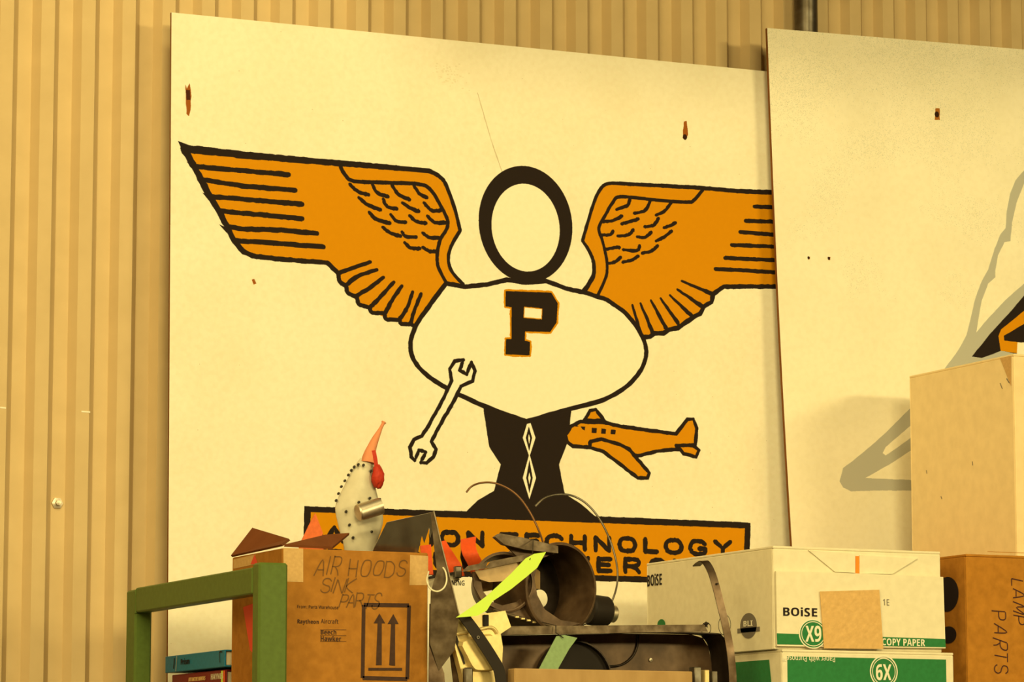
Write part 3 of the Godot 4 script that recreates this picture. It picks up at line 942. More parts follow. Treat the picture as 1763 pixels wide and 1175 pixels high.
func tall_carton() -> void:
	var lo := Vector3(1.0985, 1.9935, 0.27)
	var hi := Vector3(1.43, 2.333, 0.60)
	var t := carton("cardboard_box", "plain cream cardboard box standing on the box handwritten LAMP PARTS", lo, hi, M.card_cream, true)
	part("corner_tape", ink_area([[Vector2(0.5592, 2.3344), Vector2(0.5926, 2.3343), Vector2(0.5909, 2.2846)]], left_face(1.0985, 0, 0)), M.tape_clear, t)
	for k in [[Vector2(0.5774, 2.2986), Vector2(0.5858, 2.2900)], [Vector2(0.5578, 2.2931), Vector2(0.5645, 2.2827)], [Vector2(0.3219, 2.1696), Vector2(0.3236, 2.1635)], [Vector2(0.4680, 2.1714), Vector2(0.4696, 2.1644)], [Vector2(0.3673, 2.1212), Vector2(0.3709, 2.1160)]]:
		part("smudge", ink([k], 0.002, left_face(1.0985, 0, 0, 0.0003)), M.print_grey, t)

# ------------------------------------------------------------------ things in and between the cartons
func riveted_fairing() -> void:
	var t := thing("aluminium_fairing", "pale riveted metal fairing with pink cloth tip, standing in open box", "metal part", Vector3(-0.10, DECK + 0.02, 0.62))
	# rows of (left x, right x) down the piece, bulging to the room
	var L: Array = smooth_path([Vector3(-0.0624, 2.1152, 0.6200), Vector3(-0.0735, 2.1000, 0.6200), Vector3(-0.0817, 2.0849, 0.6200), Vector3(-0.0891, 2.0700, 0.6200), Vector3(-0.0964, 2.0567, 0.6200), Vector3(-0.1009, 2.0445, 0.6200), Vector3(-0.1018, 2.0350, 0.6200), Vector3(-0.0980, 2.0179, 0.6200), Vector3(-0.0923, 1.9965, 0.6200), Vector3(-0.0875, 1.9795, 0.6200), Vector3(-0.0805, 1.8981, 0.6200)], 3)
	var R: Array = smooth_path([Vector3(-0.0409, 2.1109, 0.6200), Vector3(-0.0418, 2.0995, 0.6200), Vector3(-0.0417, 2.0908, 0.6200), Vector3(-0.0398, 2.0788, 0.6200), Vector3(-0.0369, 2.0667, 0.6200), Vector3(-0.0331, 2.0530, 0.6200), Vector3(-0.0293, 2.0393, 0.6200), Vector3(-0.0255, 2.0247, 0.6200), Vector3(-0.0300, 2.0046, 0.6200), Vector3(-0.0365, 1.9828, 0.6200), Vector3(-0.0434, 1.8990, 0.6200)], 3)
	var s := st()
	s.set_smooth_group(1)
	var cols := 10
	var rows := []
	for i in L.size():
		var r := []
		for k in cols + 1:
			var a := k / float(cols)
			var p: Vector3 = L[i].lerp(R[i], a)
			p.z += 0.013 * sin(PI * a) * (0.5 + 0.5 * minf(1.0, i / 6.0))
			r.append(p)
		for k in range(cols, -1, -1):
			var a2 := k / float(cols)
			r.append(L[i].lerp(R[i], a2) + Vector3(0, 0, -0.010 * sin(PI * a2) - 0.002))
		rows.append(r)
	for i in rows.size() - 1:
		var n: int = rows[i].size()
		for k in n:
			var j := (k + 1) % n
			quad(s, rows[i][k], rows[i][j], rows[i + 1][j], rows[i + 1][k])
	part("skin", done(s), M.primer, t)
	for p in [Vector3(-0.0701, 2.1044, 0.6300), Vector3(-0.0634, 2.1035, 0.6340), Vector3(-0.0504, 2.0955, 0.6320), Vector3(-0.0742, 2.1013, 0.6240), Vector3(-0.0780, 2.0962, 0.6220), Vector3(-0.0826, 2.0891, 0.6220), Vector3(-0.0881, 2.0802, 0.6220), Vector3(-0.0936, 2.0713, 0.6220), Vector3(-0.0981, 2.0608, 0.6220), Vector3(-0.1018, 2.0503, 0.6220), Vector3(-0.0321, 2.0546, 0.6220), Vector3(-0.0713, 2.0477, 0.6360), Vector3(-0.0891, 2.0338, 0.6300), Vector3(-0.0843, 2.0140, 0.6320), Vector3(-0.0786, 1.9953, 0.6320), Vector3(-0.0490, 2.0048, 0.6320), Vector3(-0.0529, 2.0546, 0.6340)]:
		part("rivet", lathe(p, Vector3(-0.2, 0.1, 1), [Vector2(0.0003, 0.003), Vector2(0.0014, 0.0024), Vector2(0.0020, 0.001), Vector2(0.0020, -0.004), Vector2(0.0003, -0.004)], 8), M.rivet, t)
	# cloth gathered to a tip
	var path := smooth_path([Vector3(-0.0511, 2.1085, 0.6220), Vector3(-0.0493, 2.1190, 0.6220), Vector3(-0.0465, 2.1287, 0.6220), Vector3(-0.0400, 2.1438, 0.6220), Vector3(-0.0336, 2.1562, 0.6220), Vector3(-0.0280, 2.1670, 0.6220), Vector3(-0.0261, 2.1705, 0.6220)], 4)
	var rad := []
	for i in path.size():
		var a := i / float(path.size() - 1)
		rad.append(lerpf(0.0118, 0.0026, minf(1.0, a * 1.35)) + (0.0012 if a > 0.9 else 0.0))
	var tip := part("cloth_tip", rod(path, rad, 12), M.pink_cloth, t, "pink cloth gathered to a tip")
	var tail := smooth_path([Vector3(-0.0460, 2.1262, 0.6300), Vector3(-0.0440, 2.1140, 0.6320), Vector3(-0.0421, 2.1002, 0.6320)], 4)
	part("red_tail", band(tail, Vector3(1, 0, 0.2), 0.006, 0.0015), M.red_wax, tip, "red cloth tail")
	var c: Vector3 = [Vector3(-0.0401, 2.0864, 0.6320)][0]
	var sph := st()
	sph.set_smooth_group(1)
	var nz := FastNoiseLite.new()
	nz.seed = 4
	nz.frequency = 70.0
	var g := []
	for i in 13:
		var row := []
		for k in 18:
			var ph := PI * i / 12.0
			var th := TAU * k / 18.0
			var d := Vector3(sin(ph) * cos(th) * 0.0095, cos(ph) * 0.0175, sin(ph) * sin(th) * 0.0095)
			row.append(c + d * (1.0 + 0.35 * nz.get_noise_3dv(d)))
		g.append(row)
	for i in 12:
		for k in 18:
			var j := (k + 1) % 18
			quad(sph, g[i][k], g[i + 1][k], g[i + 1][j], g[i][j])
	part("red_knot", done(sph), M.red_wax, tip, "red knotted cloth")
	var b := [Vector3(-0.0795, 2.0299, 0.6520), Vector3(-0.0435, 2.0415, 0.6520)]
	var ax: Vector3 = b[1] - b[0]
	part("tube_stub", lathe(b[0], ax, [Vector2(0.0003, 0.0), Vector2(0.0118, 0.0), Vector2(0.0128, 0.002), Vector2(0.0128, ax.length()), Vector2(0.0003, ax.length())], 28), M.bright_tube, t, "short shiny tube")

func bent_bracket() -> void:
	var t := thing("steel_bracket", "bent stainless sheet bracket with dark mirror face, leaning out of open box", "metal part", [Vector3(-0.0213, 1.9293, 0.7000)][0])
	# leans forward at the top
	var c: Vector3 = [Vector3(-0.0307, 1.9631, 0.7000)][0]
	var tilt := Transform3D(Basis(Vector3.RIGHT, 0.20), c) * Transform3D(Basis(Vector3.UP, -0.12), Vector3.ZERO) * Transform3D(Basis.IDENTITY, -c)
	part("face", plate([Vector2(-0.0766, 1.9617), Vector2(-0.0721, 1.9754), Vector2(-0.0558, 2.0134), Vector2(0.0135, 2.0320), Vector2(0.0191, 2.0219), Vector2(0.0118, 1.9943), Vector2(0.0090, 2.0087), Vector2(0.0035, 1.9855), Vector2(-0.0012, 1.9964), Vector2(-0.0048, 1.9724), Vector2(-0.0122, 1.9679), Vector2(-0.0121, 1.9381), Vector2(-0.0765, 1.9363)], 0.70, 0.0015, tilt), M.stainless, t)
	var c2: Vector3 = [Vector3(-0.0047, 1.9245, 0.7900)][0]
	var turn := Transform3D(Basis(Vector3.RIGHT, 0.16), c2) * Transform3D(Basis(Vector3.UP, -0.25), Vector3.ZERO) * Transform3D(Basis.IDENTITY, -c2)
	part("flange", plate([Vector2(-0.0269, 2.0212), Vector2(-0.0224, 2.0239), Vector2(-0.0076, 1.9747), Vector2(0.0090, 1.9248), Vector2(0.0247, 1.8749), Vector2(0.0212, 1.8247), Vector2(0.0002, 1.7934), Vector2(-0.0153, 1.8323), Vector2(-0.0192, 1.9074), Vector2(-0.0120, 1.9369), Vector2(-0.0204, 1.9827)], 0.79, 0.0012, turn), M.scuffed_steel, t)
	var edge := []
	for q in [Vector3(-0.0226, 2.0238, 0.7905), Vector3(-0.0078, 1.9747, 0.7905), Vector3(0.0088, 1.9248, 0.7905), Vector3(0.0245, 1.8749, 0.7905)]:
		edge.append(turn * q)
	part("bent_edge", rod(edge, 0.0011, 6), M.bright_tube, t)
	part("lower_leg", plate([Vector2(0.0185, 1.8420), Vector2(0.0249, 1.8505), Vector2(0.0388, 1.8172), Vector2(0.0499, 1.7880), Vector2(0.0554, 1.7797), Vector2(0.0555, 1.7588), Vector2(0.0297, 1.7585)], 0.7615, 0.0015), M.dark_steel, t)
	part("web", plate([Vector2(-0.0142, 1.8918), Vector2(-0.0033, 1.8921), Vector2(-0.0049, 1.8250), Vector2(0.0089, 1.7918), Vector2(0.0118, 1.7584), Vector2(-0.0156, 1.7580)], 0.77, 0.0015), M.dark_steel, t)

func orange_sheet() -> void:
	var p: Array = [Vector2(-0.1551, 1.9659), Vector2(-0.1497, 1.9866), Vector2(-0.1362, 2.0138), Vector2(-0.1262, 2.0322), Vector2(-0.1139, 2.0033), Vector2(-0.1167, 1.9946), Vector2(-0.1100, 1.9672)]
	var t := thing("orange_card", "orange triangular card tip sticking up behind box flap", "card", Vector3(-0.14, 1.93, 0.60))
	part("sheet", plate(p, 0.60, 0.002), M.orange_sheet, t)
	part("backing", plate([Vector2(-0.1515, 1.9644), Vector2(-0.1235, 2.0273), Vector2(-0.1113, 1.9975), Vector2(-0.1036, 1.9658)], 0.5975, 0.002), M.card_inside, t)

func straps() -> void:
	var base: Vector3 = [Vector3(0.0872, 1.9381, 0.6000)][0]
	var t := thing("orange_strap", "flat orange webbing strap standing above a labelled buckle", "strap", base)
	part("webbing", sheet_between(smooth_path([Vector3(0.0709, 1.9953, 0.6000), Vector3(0.0702, 1.9853, 0.6060), Vector3(0.0713, 1.9719, 0.6100), Vector3(0.0743, 1.9562, 0.6120), Vector3(0.0808, 1.9411, 0.6060)], 4), smooth_path([Vector3(0.0842, 1.9983, 0.6000), Vector3(0.0892, 1.9867, 0.6060), Vector3(0.0970, 1.9736, 0.6100), Vector3(0.1057, 1.9597, 0.6120), Vector3(0.1132, 1.9454, 0.6060)], 4), 0.0018), M.orange_strap, t)
	part("webbing", sheet_between([Vector3(0.0450, 1.9895, 0.5960), Vector3(0.0453, 1.9674, 0.6000), Vector3(0.0492, 1.9458, 0.6000)], [Vector3(0.0621, 1.9918, 0.5960), Vector3(0.0624, 1.9679, 0.6000), Vector3(0.0644, 1.9462, 0.6000)], 0.0018), M.orange_strap, t)
	var lb := part("label", band(smooth_path([Vector3(0.0461, 1.9329, 0.6250), Vector3(0.0591, 1.9346, 0.6320), Vector3(0.0780, 1.9368, 0.6320), Vector3(0.0934, 1.9455, 0.6250)], 3), Vector3.UP, 0.017, 0.001), M.paper, t, "white printed label")
	lettering("WARNING", 0.0075, 0.8, front([Vector2(0.0593, 1.9283)][0].x, [Vector2(0.0593, 1.9283)][0].y, 0.636), M.print_black, lb)
	part("buckle", box([Vector3(0.0819, 1.9394, 0.6340)][0], [Vector3(0.0932, 1.9571, 0.6340)][0] + Vector3(0, 0, 0.008), 0.0015), M.galvanised, t)
	part("edge_strip", plate([Vector2(0.0409, 1.9407), Vector2(0.0881, 1.9498), Vector2(0.0881, 1.9455), Vector2(0.0409, 1.9364)], 0.637, 0.001), M.black_rubber, t)
	var t2 := thing("orange_strap", "curled orange webbing strap beside the lettered banner's word TECHNOLOGY", "strap", [Vector3(0.1343, 1.9537, 0.5800)][0])
	part("webbing", sheet_between(smooth_path([Vector3(0.1232, 2.0034, 0.5700), Vector3(0.1162, 1.9889, 0.5860), Vector3(0.1165, 1.9761, 0.5940), Vector3(0.1260, 1.9634, 0.5900), Vector3(0.1362, 1.9511, 0.5800)], 5), smooth_path([Vector3(0.1483, 2.0086, 0.5700), Vector3(0.1402, 1.9958, 0.5860), Vector3(0.1395, 1.9829, 0.5940), Vector3(0.1491, 1.9694, 0.5900), Vector3(0.1594, 1.9553, 0.5800)], 5), 0.0018), M.orange_strap, t2)
	part("edge", plate([Vector2(0.1251, 1.9982), Vector2(0.1281, 1.9762), Vector2(0.1348, 1.9632), Vector2(0.1291, 1.9542), Vector2(0.1223, 1.9760)], 0.57, 0.002), M.black_rubber, t2)
	# white wire loop
	var w := thing("white_wire", "thin white wire loop hanging at the corner of open box", "wire", [Vector3(-0.0008, 1.9112, 0.7600)][0])
	part("loop", rod(smooth_path([Vector3(-0.0184, 1.9376, 0.7750), Vector3(-0.0318, 1.9232, 0.8000), Vector3(-0.0284, 1.9113, 0.8050), Vector3(-0.0197, 1.9071, 0.8100), Vector3(-0.0097, 1.9123, 0.8100), Vector3(-0.0030, 1.9236, 0.8050), Vector3(-0.0027, 1.9365, 0.8000), Vector3(-0.0038, 1.9446, 0.7900)], 6), 0.0013, 6), M.white_wire, w)

# thin sheet between two edges
func sheet_between(a: Array, b: Array, thick: float) -> ArrayMesh:
	var s := st()
	var back := Vector3(0, 0, -thick)
	for i in a.size() - 1:
		s.set_smooth_group(1)
		quad(s, a[i], b[i], b[i + 1], a[i + 1])
		s.set_smooth_group(2)
		quad(s, b[i] + back, a[i] + back, a[i + 1] + back, b[i + 1] + back)
		s.set_smooth_group(3)
		quad(s, a[i] + back, a[i], a[i + 1], a[i + 1] + back)
		quad(s, b[i], b[i] + back, b[i + 1] + back, b[i + 1])
	flat(s)
	var n := a.size() - 1
	quad(s, a[0] + back, b[0] + back, b[0], a[0])
	quad(s, a[n], b[n], b[n] + back, a[n] + back)
	return done(s)

func wire_loops() -> void:
	var a := thing("thin_wire", "brown wire arching up in front of painted column base", "wire", [Vector3(0.2963, 1.9948, 0.5000)][0])
	part("strand", rod(smooth_path([Vector3(0.1892, 2.0882, 0.4400), Vector3(0.1981, 2.0976, 0.4400), Vector3(0.2096, 2.1027, 0.4500), Vector3(0.2270, 2.1025, 0.4600), Vector3(0.2474, 2.0934, 0.4700), Vector3(0.2627, 2.0786, 0.4800), Vector3(0.2751, 2.0564, 0.4900), Vector3(0.2834, 2.0324, 0.5000), Vector3(0.2933, 2.0082, 0.5000), Vector3(0.2993, 1.9813, 0.5000)], 6), 0.0016, 6), M.wire, a)
	var b := thing("thin_wire", "grey wire curving round the right side of the metal duct", "wire", [Vector3(0.3389, 1.8765, 0.5400)][0])
	part("strand", rod(smooth_path([Vector3(0.2804, 2.0649, 0.5000), Vector3(0.2964, 2.0782, 0.5000), Vector3(0.3185, 2.0845, 0.5000), Vector3(0.3436, 2.0836, 0.5000), Vector3(0.3640, 2.0707, 0.5100), Vector3(0.3813, 2.0469, 0.5200), Vector3(0.3944, 2.0139, 0.5300), Vector3(0.4004, 1.9790, 0.5400), Vector3(0.3974, 1.9493, 0.5500), Vector3(0.3853, 1.9215, 0.5600), Vector3(0.3712, 1.8996, 0.5600), Vector3(0.3492, 1.8847, 0.5600), Vector3(0.3241, 1.8757, 0.5500)], 6), 0.0017, 6), M.galvanised, b)

func tube_shape(at: Vector3, axis: Vector3, r: float, length: float, wall: float) -> ArrayMesh:
	return lathe(at, axis, [Vector2(r, 0), Vector2(r + 0.0025, 0.001), Vector2(r + 0.0025, 0.005), Vector2(r, 0.007), Vector2(r, length), Vector2(r - wall, length), Vector2(r - wall, 0)], 48)

# round sheet with an off-centre round hole, facing along an axis
func holed_disc(at: Vector3, axis: Vector3, r: float, hole: Vector2, hr: Vector2) -> ArrayMesh:
	var s := st()
	flat(s)
	axis = axis.normalized()
	var e := axis.cross(Vector3.UP).normalized()
	var g := e.cross(axis)
	var n := 40
	for i in n:
		var a := TAU * i / n
		var b := TAU * (i + 1) / n
		quad(s, at + (e * cos(a) + g * sin(a)) * r, at + (e * cos(b) + g * sin(b)) * r, at + e * (hole.x + cos(b) * hr.x) + g * (hole.y + sin(b) * hr.y), at + e * (hole.x + cos(a) * hr.x) + g * (hole.y + sin(a) * hr.y))
	return done(s)

func metal_duct() -> void:
	var t := thing("metal_duct", "dark sheet metal duct with two open collars, neon tag across it", "duct", [Vector3(0.2414, 1.8734, 0.6000)][0])
	var ax := Vector3(-0.24, 0.02, -0.97)
	var at: Vector3 = [Vector3(0.2420, 1.9265, 0.6750)][0]
	part("collar", tube_shape(at, ax, 0.0665, 0.085, 0.0018), M.duct_steel, t)
	part("collar_back", holed_disc(at + ax.normalized() * 0.084, ax, 0.0655, Vector2(0.026, -0.013), Vector2(0.015, 0.014)), M.black_steel, t)
	part("collar", tube_shape([Vector3(0.1503, 1.9332, 0.6680)][0], Vector3(0.30, -0.1, -0.95), 0.0440, 0.05, 0.0018), M.duct_steel, t)
	part("web_plate", plate([Vector2(0.0963, 1.9471), Vector2(0.0992, 1.9256), Vector2(0.1124, 1.9035), Vector2(0.1409, 1.8903), Vector2(0.1790, 1.8817), Vector2(0.2173, 1.8739), Vector2(0.2482, 1.8676), Vector2(0.2753, 1.8742), Vector2(0.2414, 1.8787), Vector2(0.2155, 1.8938), Vector2(0.2030, 1.9152), Vector2(0.1982, 1.9412), Vector2(0.2040, 1.9631), Vector2(0.2156, 1.9792), Vector2(0.1838, 1.9730), Vector2(0.1867, 1.9496), Vector2(0.1905, 1.9340), Vector2(0.1838, 1.9165), Vector2(0.1695, 1.9040), Vector2(0.1456, 1.8982), Vector2(0.1266, 1.9038), Vector2(0.1134, 1.9190), Vector2(0.1086, 1.9474)], 0.672, 0.003), M.duct_steel, t)
	part("flange", plate([Vector2(0.1215, 1.9978), Vector2(0.1300, 2.0032), Vector2(0.1709, 1.9976), Vector2(0.2245, 1.9872), Vector2(0.2245, 1.9767), Vector2(0.1709, 1.9803), Vector2(0.1357, 1.9870)], 0.70, 0.012), M.scuffed_steel, t, "scuffed grey flange bar")
	part("neck", plate([Vector2(0.1407, 1.9899), Vector2(0.1778, 1.9824), Vector2(0.2278, 1.9778), Vector2(0.2037, 1.9693), Vector2(0.1903, 1.9567), Vector2(0.1845, 1.9444), Vector2(0.1759, 1.9442), Vector2(0.1673, 1.9682)], 0.685, 0.003), M.duct_steel, t)
	part("arm", plate([Vector2(0.0723, 1.9453), Vector2(0.0817, 1.9542), Vector2(0.1138, 1.9611), Vector2(0.1100, 1.9515), Vector2(0.1185, 1.9621), Vector2(0.1517, 1.9691), Vector2(0.1784, 1.9743), Vector2(0.1784, 1.9656), Vector2(0.1194, 1.9526)], 0.69, 0.002), M.scuffed_steel, t)
	part("liner", plate([Vector2(0.1258, 1.9517), Vector2(0.2125, 1.9717), Vector2(0.2368, 1.9548), Vector2(0.2368, 1.9283), Vector2(0.1883, 1.9314), Vector2(0.1402, 1.9214)], 0.61, 0.002), M.wood, t)
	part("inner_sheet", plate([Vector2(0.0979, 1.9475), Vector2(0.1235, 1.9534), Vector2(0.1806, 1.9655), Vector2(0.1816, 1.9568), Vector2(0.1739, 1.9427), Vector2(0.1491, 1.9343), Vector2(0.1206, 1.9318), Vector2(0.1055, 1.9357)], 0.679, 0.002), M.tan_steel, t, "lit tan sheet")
	part("lower_lip", rod(smooth_path([Vector3(0.1305, 1.8917, 0.6740), Vector3(0.1590, 1.8837, 0.6740), Vector3(0.1829, 1.8782, 0.6740), Vector3(0.2116, 1.8719, 0.6740), Vector3(0.2405, 1.8673, 0.6740)], 3), 0.0020, 6), M.scuffed_steel, t)
	for p in [Vector3(0.1676, 1.8812, 0.6760), Vector3(0.1772, 1.8788, 0.6760), Vector3(0.1867, 1.8765, 0.6760), Vector3(0.1963, 1.8741, 0.6760)]:
		part("tab", box(p - Vector3(0.003, 0.0015, 0.002), p + Vector3(0.003, 0.0015, 0.002), 0.0006), M.cream_metal, t)
	var n := thing("neon_tag", "bright yellow-green paper tag lying diagonally across the metal duct", "tag", [Vector3(0.1282, 1.9247, 0.7000)][0])
	part("strip", plate([Vector2(0.0139, 1.8708), Vector2(0.0487, 1.8934), Vector2(0.0644, 1.9047), Vector2(0.1014, 1.9369), Vector2(0.1246, 1.9595), Vector2(0.1386, 1.9667), Vector2(0.1574, 1.9698), Vector2(0.1433, 1.9465), Vector2(0.1246, 1.9316), Vector2(0.1014, 1.9141), Vector2(0.0718, 1.8957), Vector2(0.0625, 1.8820), Vector2(0.0478, 1.8741)], 0.80, 0.0006, Transform3D.IDENTITY), M.neon, n)
	part("tie_wire", rod([Vector3(0.1819, 1.9952, 0.7030), Vector3(0.1382, 1.9662, 0.7950), Vector3(0.1307, 1.9579, 0.8010)], 0.0007, 5), M.black_rubber, n)
	var m := thing("motor_housing", "black round housing with silver shaft end behind the duct collar", "metal part", [Vector3(0.3641, 1.9017, 0.5500)][0])
	part("housing", lathe([Vector3(0.3413, 1.9025, 0.5600)][0], Vector3(0.9, -0.08, -0.1), [Vector2(0.0005, 0), Vector2(0.022, 0), Vector2(0.024, 0.004), Vector2(0.024, 0.032), Vector2(0.021, 0.036), Vector2(0.0005, 0.036)], 28), M.black_rubber, m)
	part("shaft", lathe([Vector3(0.3722, 1.8978, 0.5600)][0], Vector3(0.9, -0.08, -0.1), [Vector2(0.0005, 0), Vector2(0.0125, 0), Vector2(0.0135, 0.002), Vector2(0.0135, 0.015), Vector2(0.0115, 0.017), Vector2(0.0005, 0.017)], 24), M.bright_tube, m)

func cream_cover() -> void:
	var t := thing("cream_casing", "cream metal casing with raised rounded panel below the neon tag", "metal part", [Vector3(0.0606, 1.7588, 0.7780)][0])
	part("shell", plate([Vector2(0.0098, 1.8685), Vector2(0.0374, 1.8741), Vector2(0.1021, 1.8840), Vector2(0.1114, 1.8606), Vector2(0.0947, 1.8501), Vector2(0.0984, 1.8308), Vector2(0.0966, 1.8013), Vector2(0.0929, 1.7802), Vector2(0.0892, 1.7466), Vector2(0.0422, 1.7460), Vector2(0.0329, 1.7919), Vector2(0.0209, 1.8335)], 0.778, 0.015), M.cream_metal, t)
	var o: Array = smooth_path([Vector2(0.0270, 1.8384), Vector2(0.0712, 1.8493), Vector2(0.0823, 1.8462), Vector2(0.0897, 1.8329), Vector2(0.0915, 1.8093), Vector2(0.0878, 1.7992), Vector2(0.0758, 1.7957), Vector2(0.0546, 1.7945), Vector2(0.0454, 1.7985), Vector2(0.0344, 1.8167)], 3, true)
	var s := st()
	flat(s)
	var cen := Vector2.ZERO
	for q in o:
		cen += q / o.size()
	var small := []
	for q in o:
		small.append(cen + (q - cen) * 0.9)
	add_plate(s, small, 0.788, 0.002)
	var pl := PackedVector2Array(o)
	for i in o.size():
		var j := (i + 1) % o.size()
		quad(s, Vector3(o[i].x, o[i].y, 0.778), Vector3(o[j].x, o[j].y, 0.778), Vector3(small[j].x, small[j].y, 0.788), Vector3(small[i].x, small[i].y, 0.788))
	part("raised_panel", done(s), M.cream_metal, t)
	part("ridge", rod(smooth_path([Vector3(0.0232, 1.8486, 0.7790), Vector3(0.0508, 1.8534, 0.7790), Vector3(0.0739, 1.8589, 0.7790), Vector3(0.0831, 1.8574, 0.7790), Vector3(0.0887, 1.8508, 0.7790)], 4), 0.0028, 8), M.cream_metal, t)
	part("switch_slot", box([Vector3(0.0660, 1.8605, 0.7780)][0], [Vector3(0.0746, 1.8773, 0.7815)][0], 0.001), M.black_rubber, t)
	part("slit", plate([Vector2(0.0175, 1.8501), Vector2(0.0230, 1.8511), Vector2(0.0378, 1.8061), Vector2(0.0359, 1.8044)], 0.7795, 0.001), M.black_rubber, t)
	part("foot", box([Vector3(0.0326, 1.7583, 0.7810)][0], [Vector3(0.0460, 1.8000, 0.7900)][0], 0.002), M.galvanised, t)
	var b := thing("black_strap", "black flat strap crossing the cream metal casing", "strap", [Vector3(0.0903, 1.7586, 0.8000)][0])
	part("webbing", band(smooth_path([Vector3(0.0315, 1.8753, 0.7850), Vector3(0.0400, 1.8582, 0.7970), Vector3(0.0552, 1.8366, 0.8000), Vector3(0.0718, 1.8135, 0.8000), Vector3(0.0829, 1.7936, 0.8000), Vector3(0.0866, 1.7585, 0.8000)], 5), Vector3(1, 0.35, 0), 0.017, 0.002), M.black_rubber, b)
	part("eyelet", lathe([Vector3(0.0479, 1.8431, 0.8020)][0], Vector3(0, 0, 1), [Vector2(0.0012, 0), Vector2(0.0024, 0), Vector2(0.0024, 0.0008), Vector2(0.0012, 0.0008)], 12), M.galvanised, b)

func metal_tray() -> void:
	# sheet hood lying open to the room: top, rounded corner, side, back
	var t := thing("sheet_metal_hood", "dark sheet metal hood open to the front, left of the paper cartons", "metal part", [Vector3(0.3390, 1.7134, 0.6600)][0])
	var prof: Array = [Vector2(0.0958, 1.8495), Vector2(0.1126, 1.8515), Vector2(0.3313, 1.8594), Vector2(0.4534, 1.8602), Vector2(0.4722, 1.8554), Vector2(0.4819, 1.8416), Vector2(0.4867, 1.8173), Vector2(0.4883, 1.7824), Vector2(0.4876, 1.7112)]
	var sp := smooth_path(prof, 4)
	var s := st()
	var z0 := 0.69
	var z1 := 0.755
	s.set_smooth_group(1)
	for i in sp.size() - 1:
		var a: Vector2 = sp[i]
		var b: Vector2 = sp[i + 1]
		quad(s, Vector3(a.x, a.y, z0), Vector3(b.x, b.y, z0), Vector3(b.x, b.y, z1), Vector3(a.x, a.y, z1))
		var n := (b - a).normalized().orthogonal() * 0.0018
		s.set_smooth_group(2)
		quad(s, Vector3(a.x, a.y, z1), Vector3(b.x, b.y, z1), Vector3(b.x + n.x, b.y + n.y, z1), Vector3(a.x + n.x, a.y + n.y, z1))
		s.set_smooth_group(1)
	part("shell", done(s), M.black_steel, t)
	var back := sp.duplicate()
	back = prof.duplicate()
	back.append(Vector2(prof[0].x, prof[8].y))
	part("back_sheet", plate(back, z0 + 0.001, 0.0015), M.hood_inside, t)
	part("side_sheet", plate([Vector2(0.0958, 1.8495), Vector2(0.1014, 1.8496), Vector2(0.1070, 1.8107), Vector2(0.1089, 1.7770), Vector2(0.1089, 1.7078), Vector2(0.0959, 1.7077)], 0.752, 0.06), M.black_steel, t)
	part("top_lip", plate([Vector2(0.1080, 1.8623), Vector2(0.4397, 1.8720), Vector2(0.4465, 1.8617), Vector2(0.1005, 1.8495)], 0.757, 0.002), M.scuffed_steel, t, "scuffed light grey lip")
	var hole: Vector3 = [Vector3(0.2500, 1.7852, 0.6940)][0]
	part("port", lathe(hole, Vector3(0, 0, 1), [Vector2(0.062, 0.0), Vector2(0.062, 0.012), Vector2(0.060, 0.012), Vector2(0.060, 0.0)], 40), M.black_steel, t)
	part("port_disc", lathe(hole, Vector3(0, 0, 1), [Vector2(0.0005, 0.002), Vector2(0.060, 0.002), Vector2(0.060, 0.0), Vector2(0.0005, 0.0)], 40), M.black_rubber, t)
	part("rivet", lathe([Vector3(0.3823, 1.8205, 0.6920)][0], Vector3(0, 0, 1), [Vector2(0.0005, 0.002), Vector2(0.0028, 0.0015), Vector2(0.0032, 0.0)], 12, false), M.bright_tube, t)
	part("seam", rod(smooth_path([Vector3(0.3605, 1.8576, 0.6930), Vector3(0.3594, 1.8418, 0.6930), Vector3(0.3505, 1.8242, 0.6930), Vector3(0.3309, 1.8117, 0.6930), Vector3(0.3037, 1.8095, 0.6930)], 4), 0.002, 6), M.black_steel, t)
	var g := thing("pale_green_tag", "pale green paper tag hanging inside the dark metal hood", "tag", [Vector3(0.2090, 1.7924, 0.7200)][0])
	part("strip", plate([Vector2(0.1906, 1.8492), Vector2(0.2039, 1.8512), Vector2(0.2247, 1.8474), Vector2(0.2114, 1.8309), Vector2(0.1943, 1.8034), Vector2(0.1829, 1.7735), Vector2(0.1501, 1.7730), Vector2(0.1585, 1.7943)], 0.765, 0.0008), M.pale_green, g)
	part("tie_wire", rod([Vector3(0.1911, 1.8647, 0.7620), Vector3(0.1902, 1.8544, 0.7640), Vector3(0.2005, 1.8468, 0.7680)], 0.0008, 5), M.black_rubber, g)
	var strap := thing("metal_band", "long dark metal band bent in front of the white paper carton", "band", [Vector3(0.4805, 1.7039, 0.7700)][0])
	part("strip", band(smooth_path([Vector3(0.4469, 1.9627, 0.7200), Vector3(0.4461, 1.9670, 0.7350), Vector3(0.4487, 1.9674, 0.7450), Vector3(0.4548, 1.9531, 0.7520), Vector3(0.4609, 1.9284, 0.7570), Vector3(0.4679, 1.8970, 0.7600), Vector3(0.4729, 1.8671, 0.7650), Vector3(0.4768, 1.8339, 0.7700), Vector3(0.4804, 1.7992, 0.7700), Vector3(0.4810, 1.7558, 0.7700), Vector3(0.4805, 1.7039, 0.7700)], 6), Vector3(1, 0.05, 0.0), 0.0125, 0.0015), M.dark_steel, strap)
	part("end_hole", lathe([Vector3(0.4618, 1.9336, 0.7590)][0], Vector3(0, 0, 1), [Vector2(0.0004, 0.001), Vector2(0.0016, 0.001), Vector2(0.0016, -0.001)], 10, false), M.black_rubber, strap)
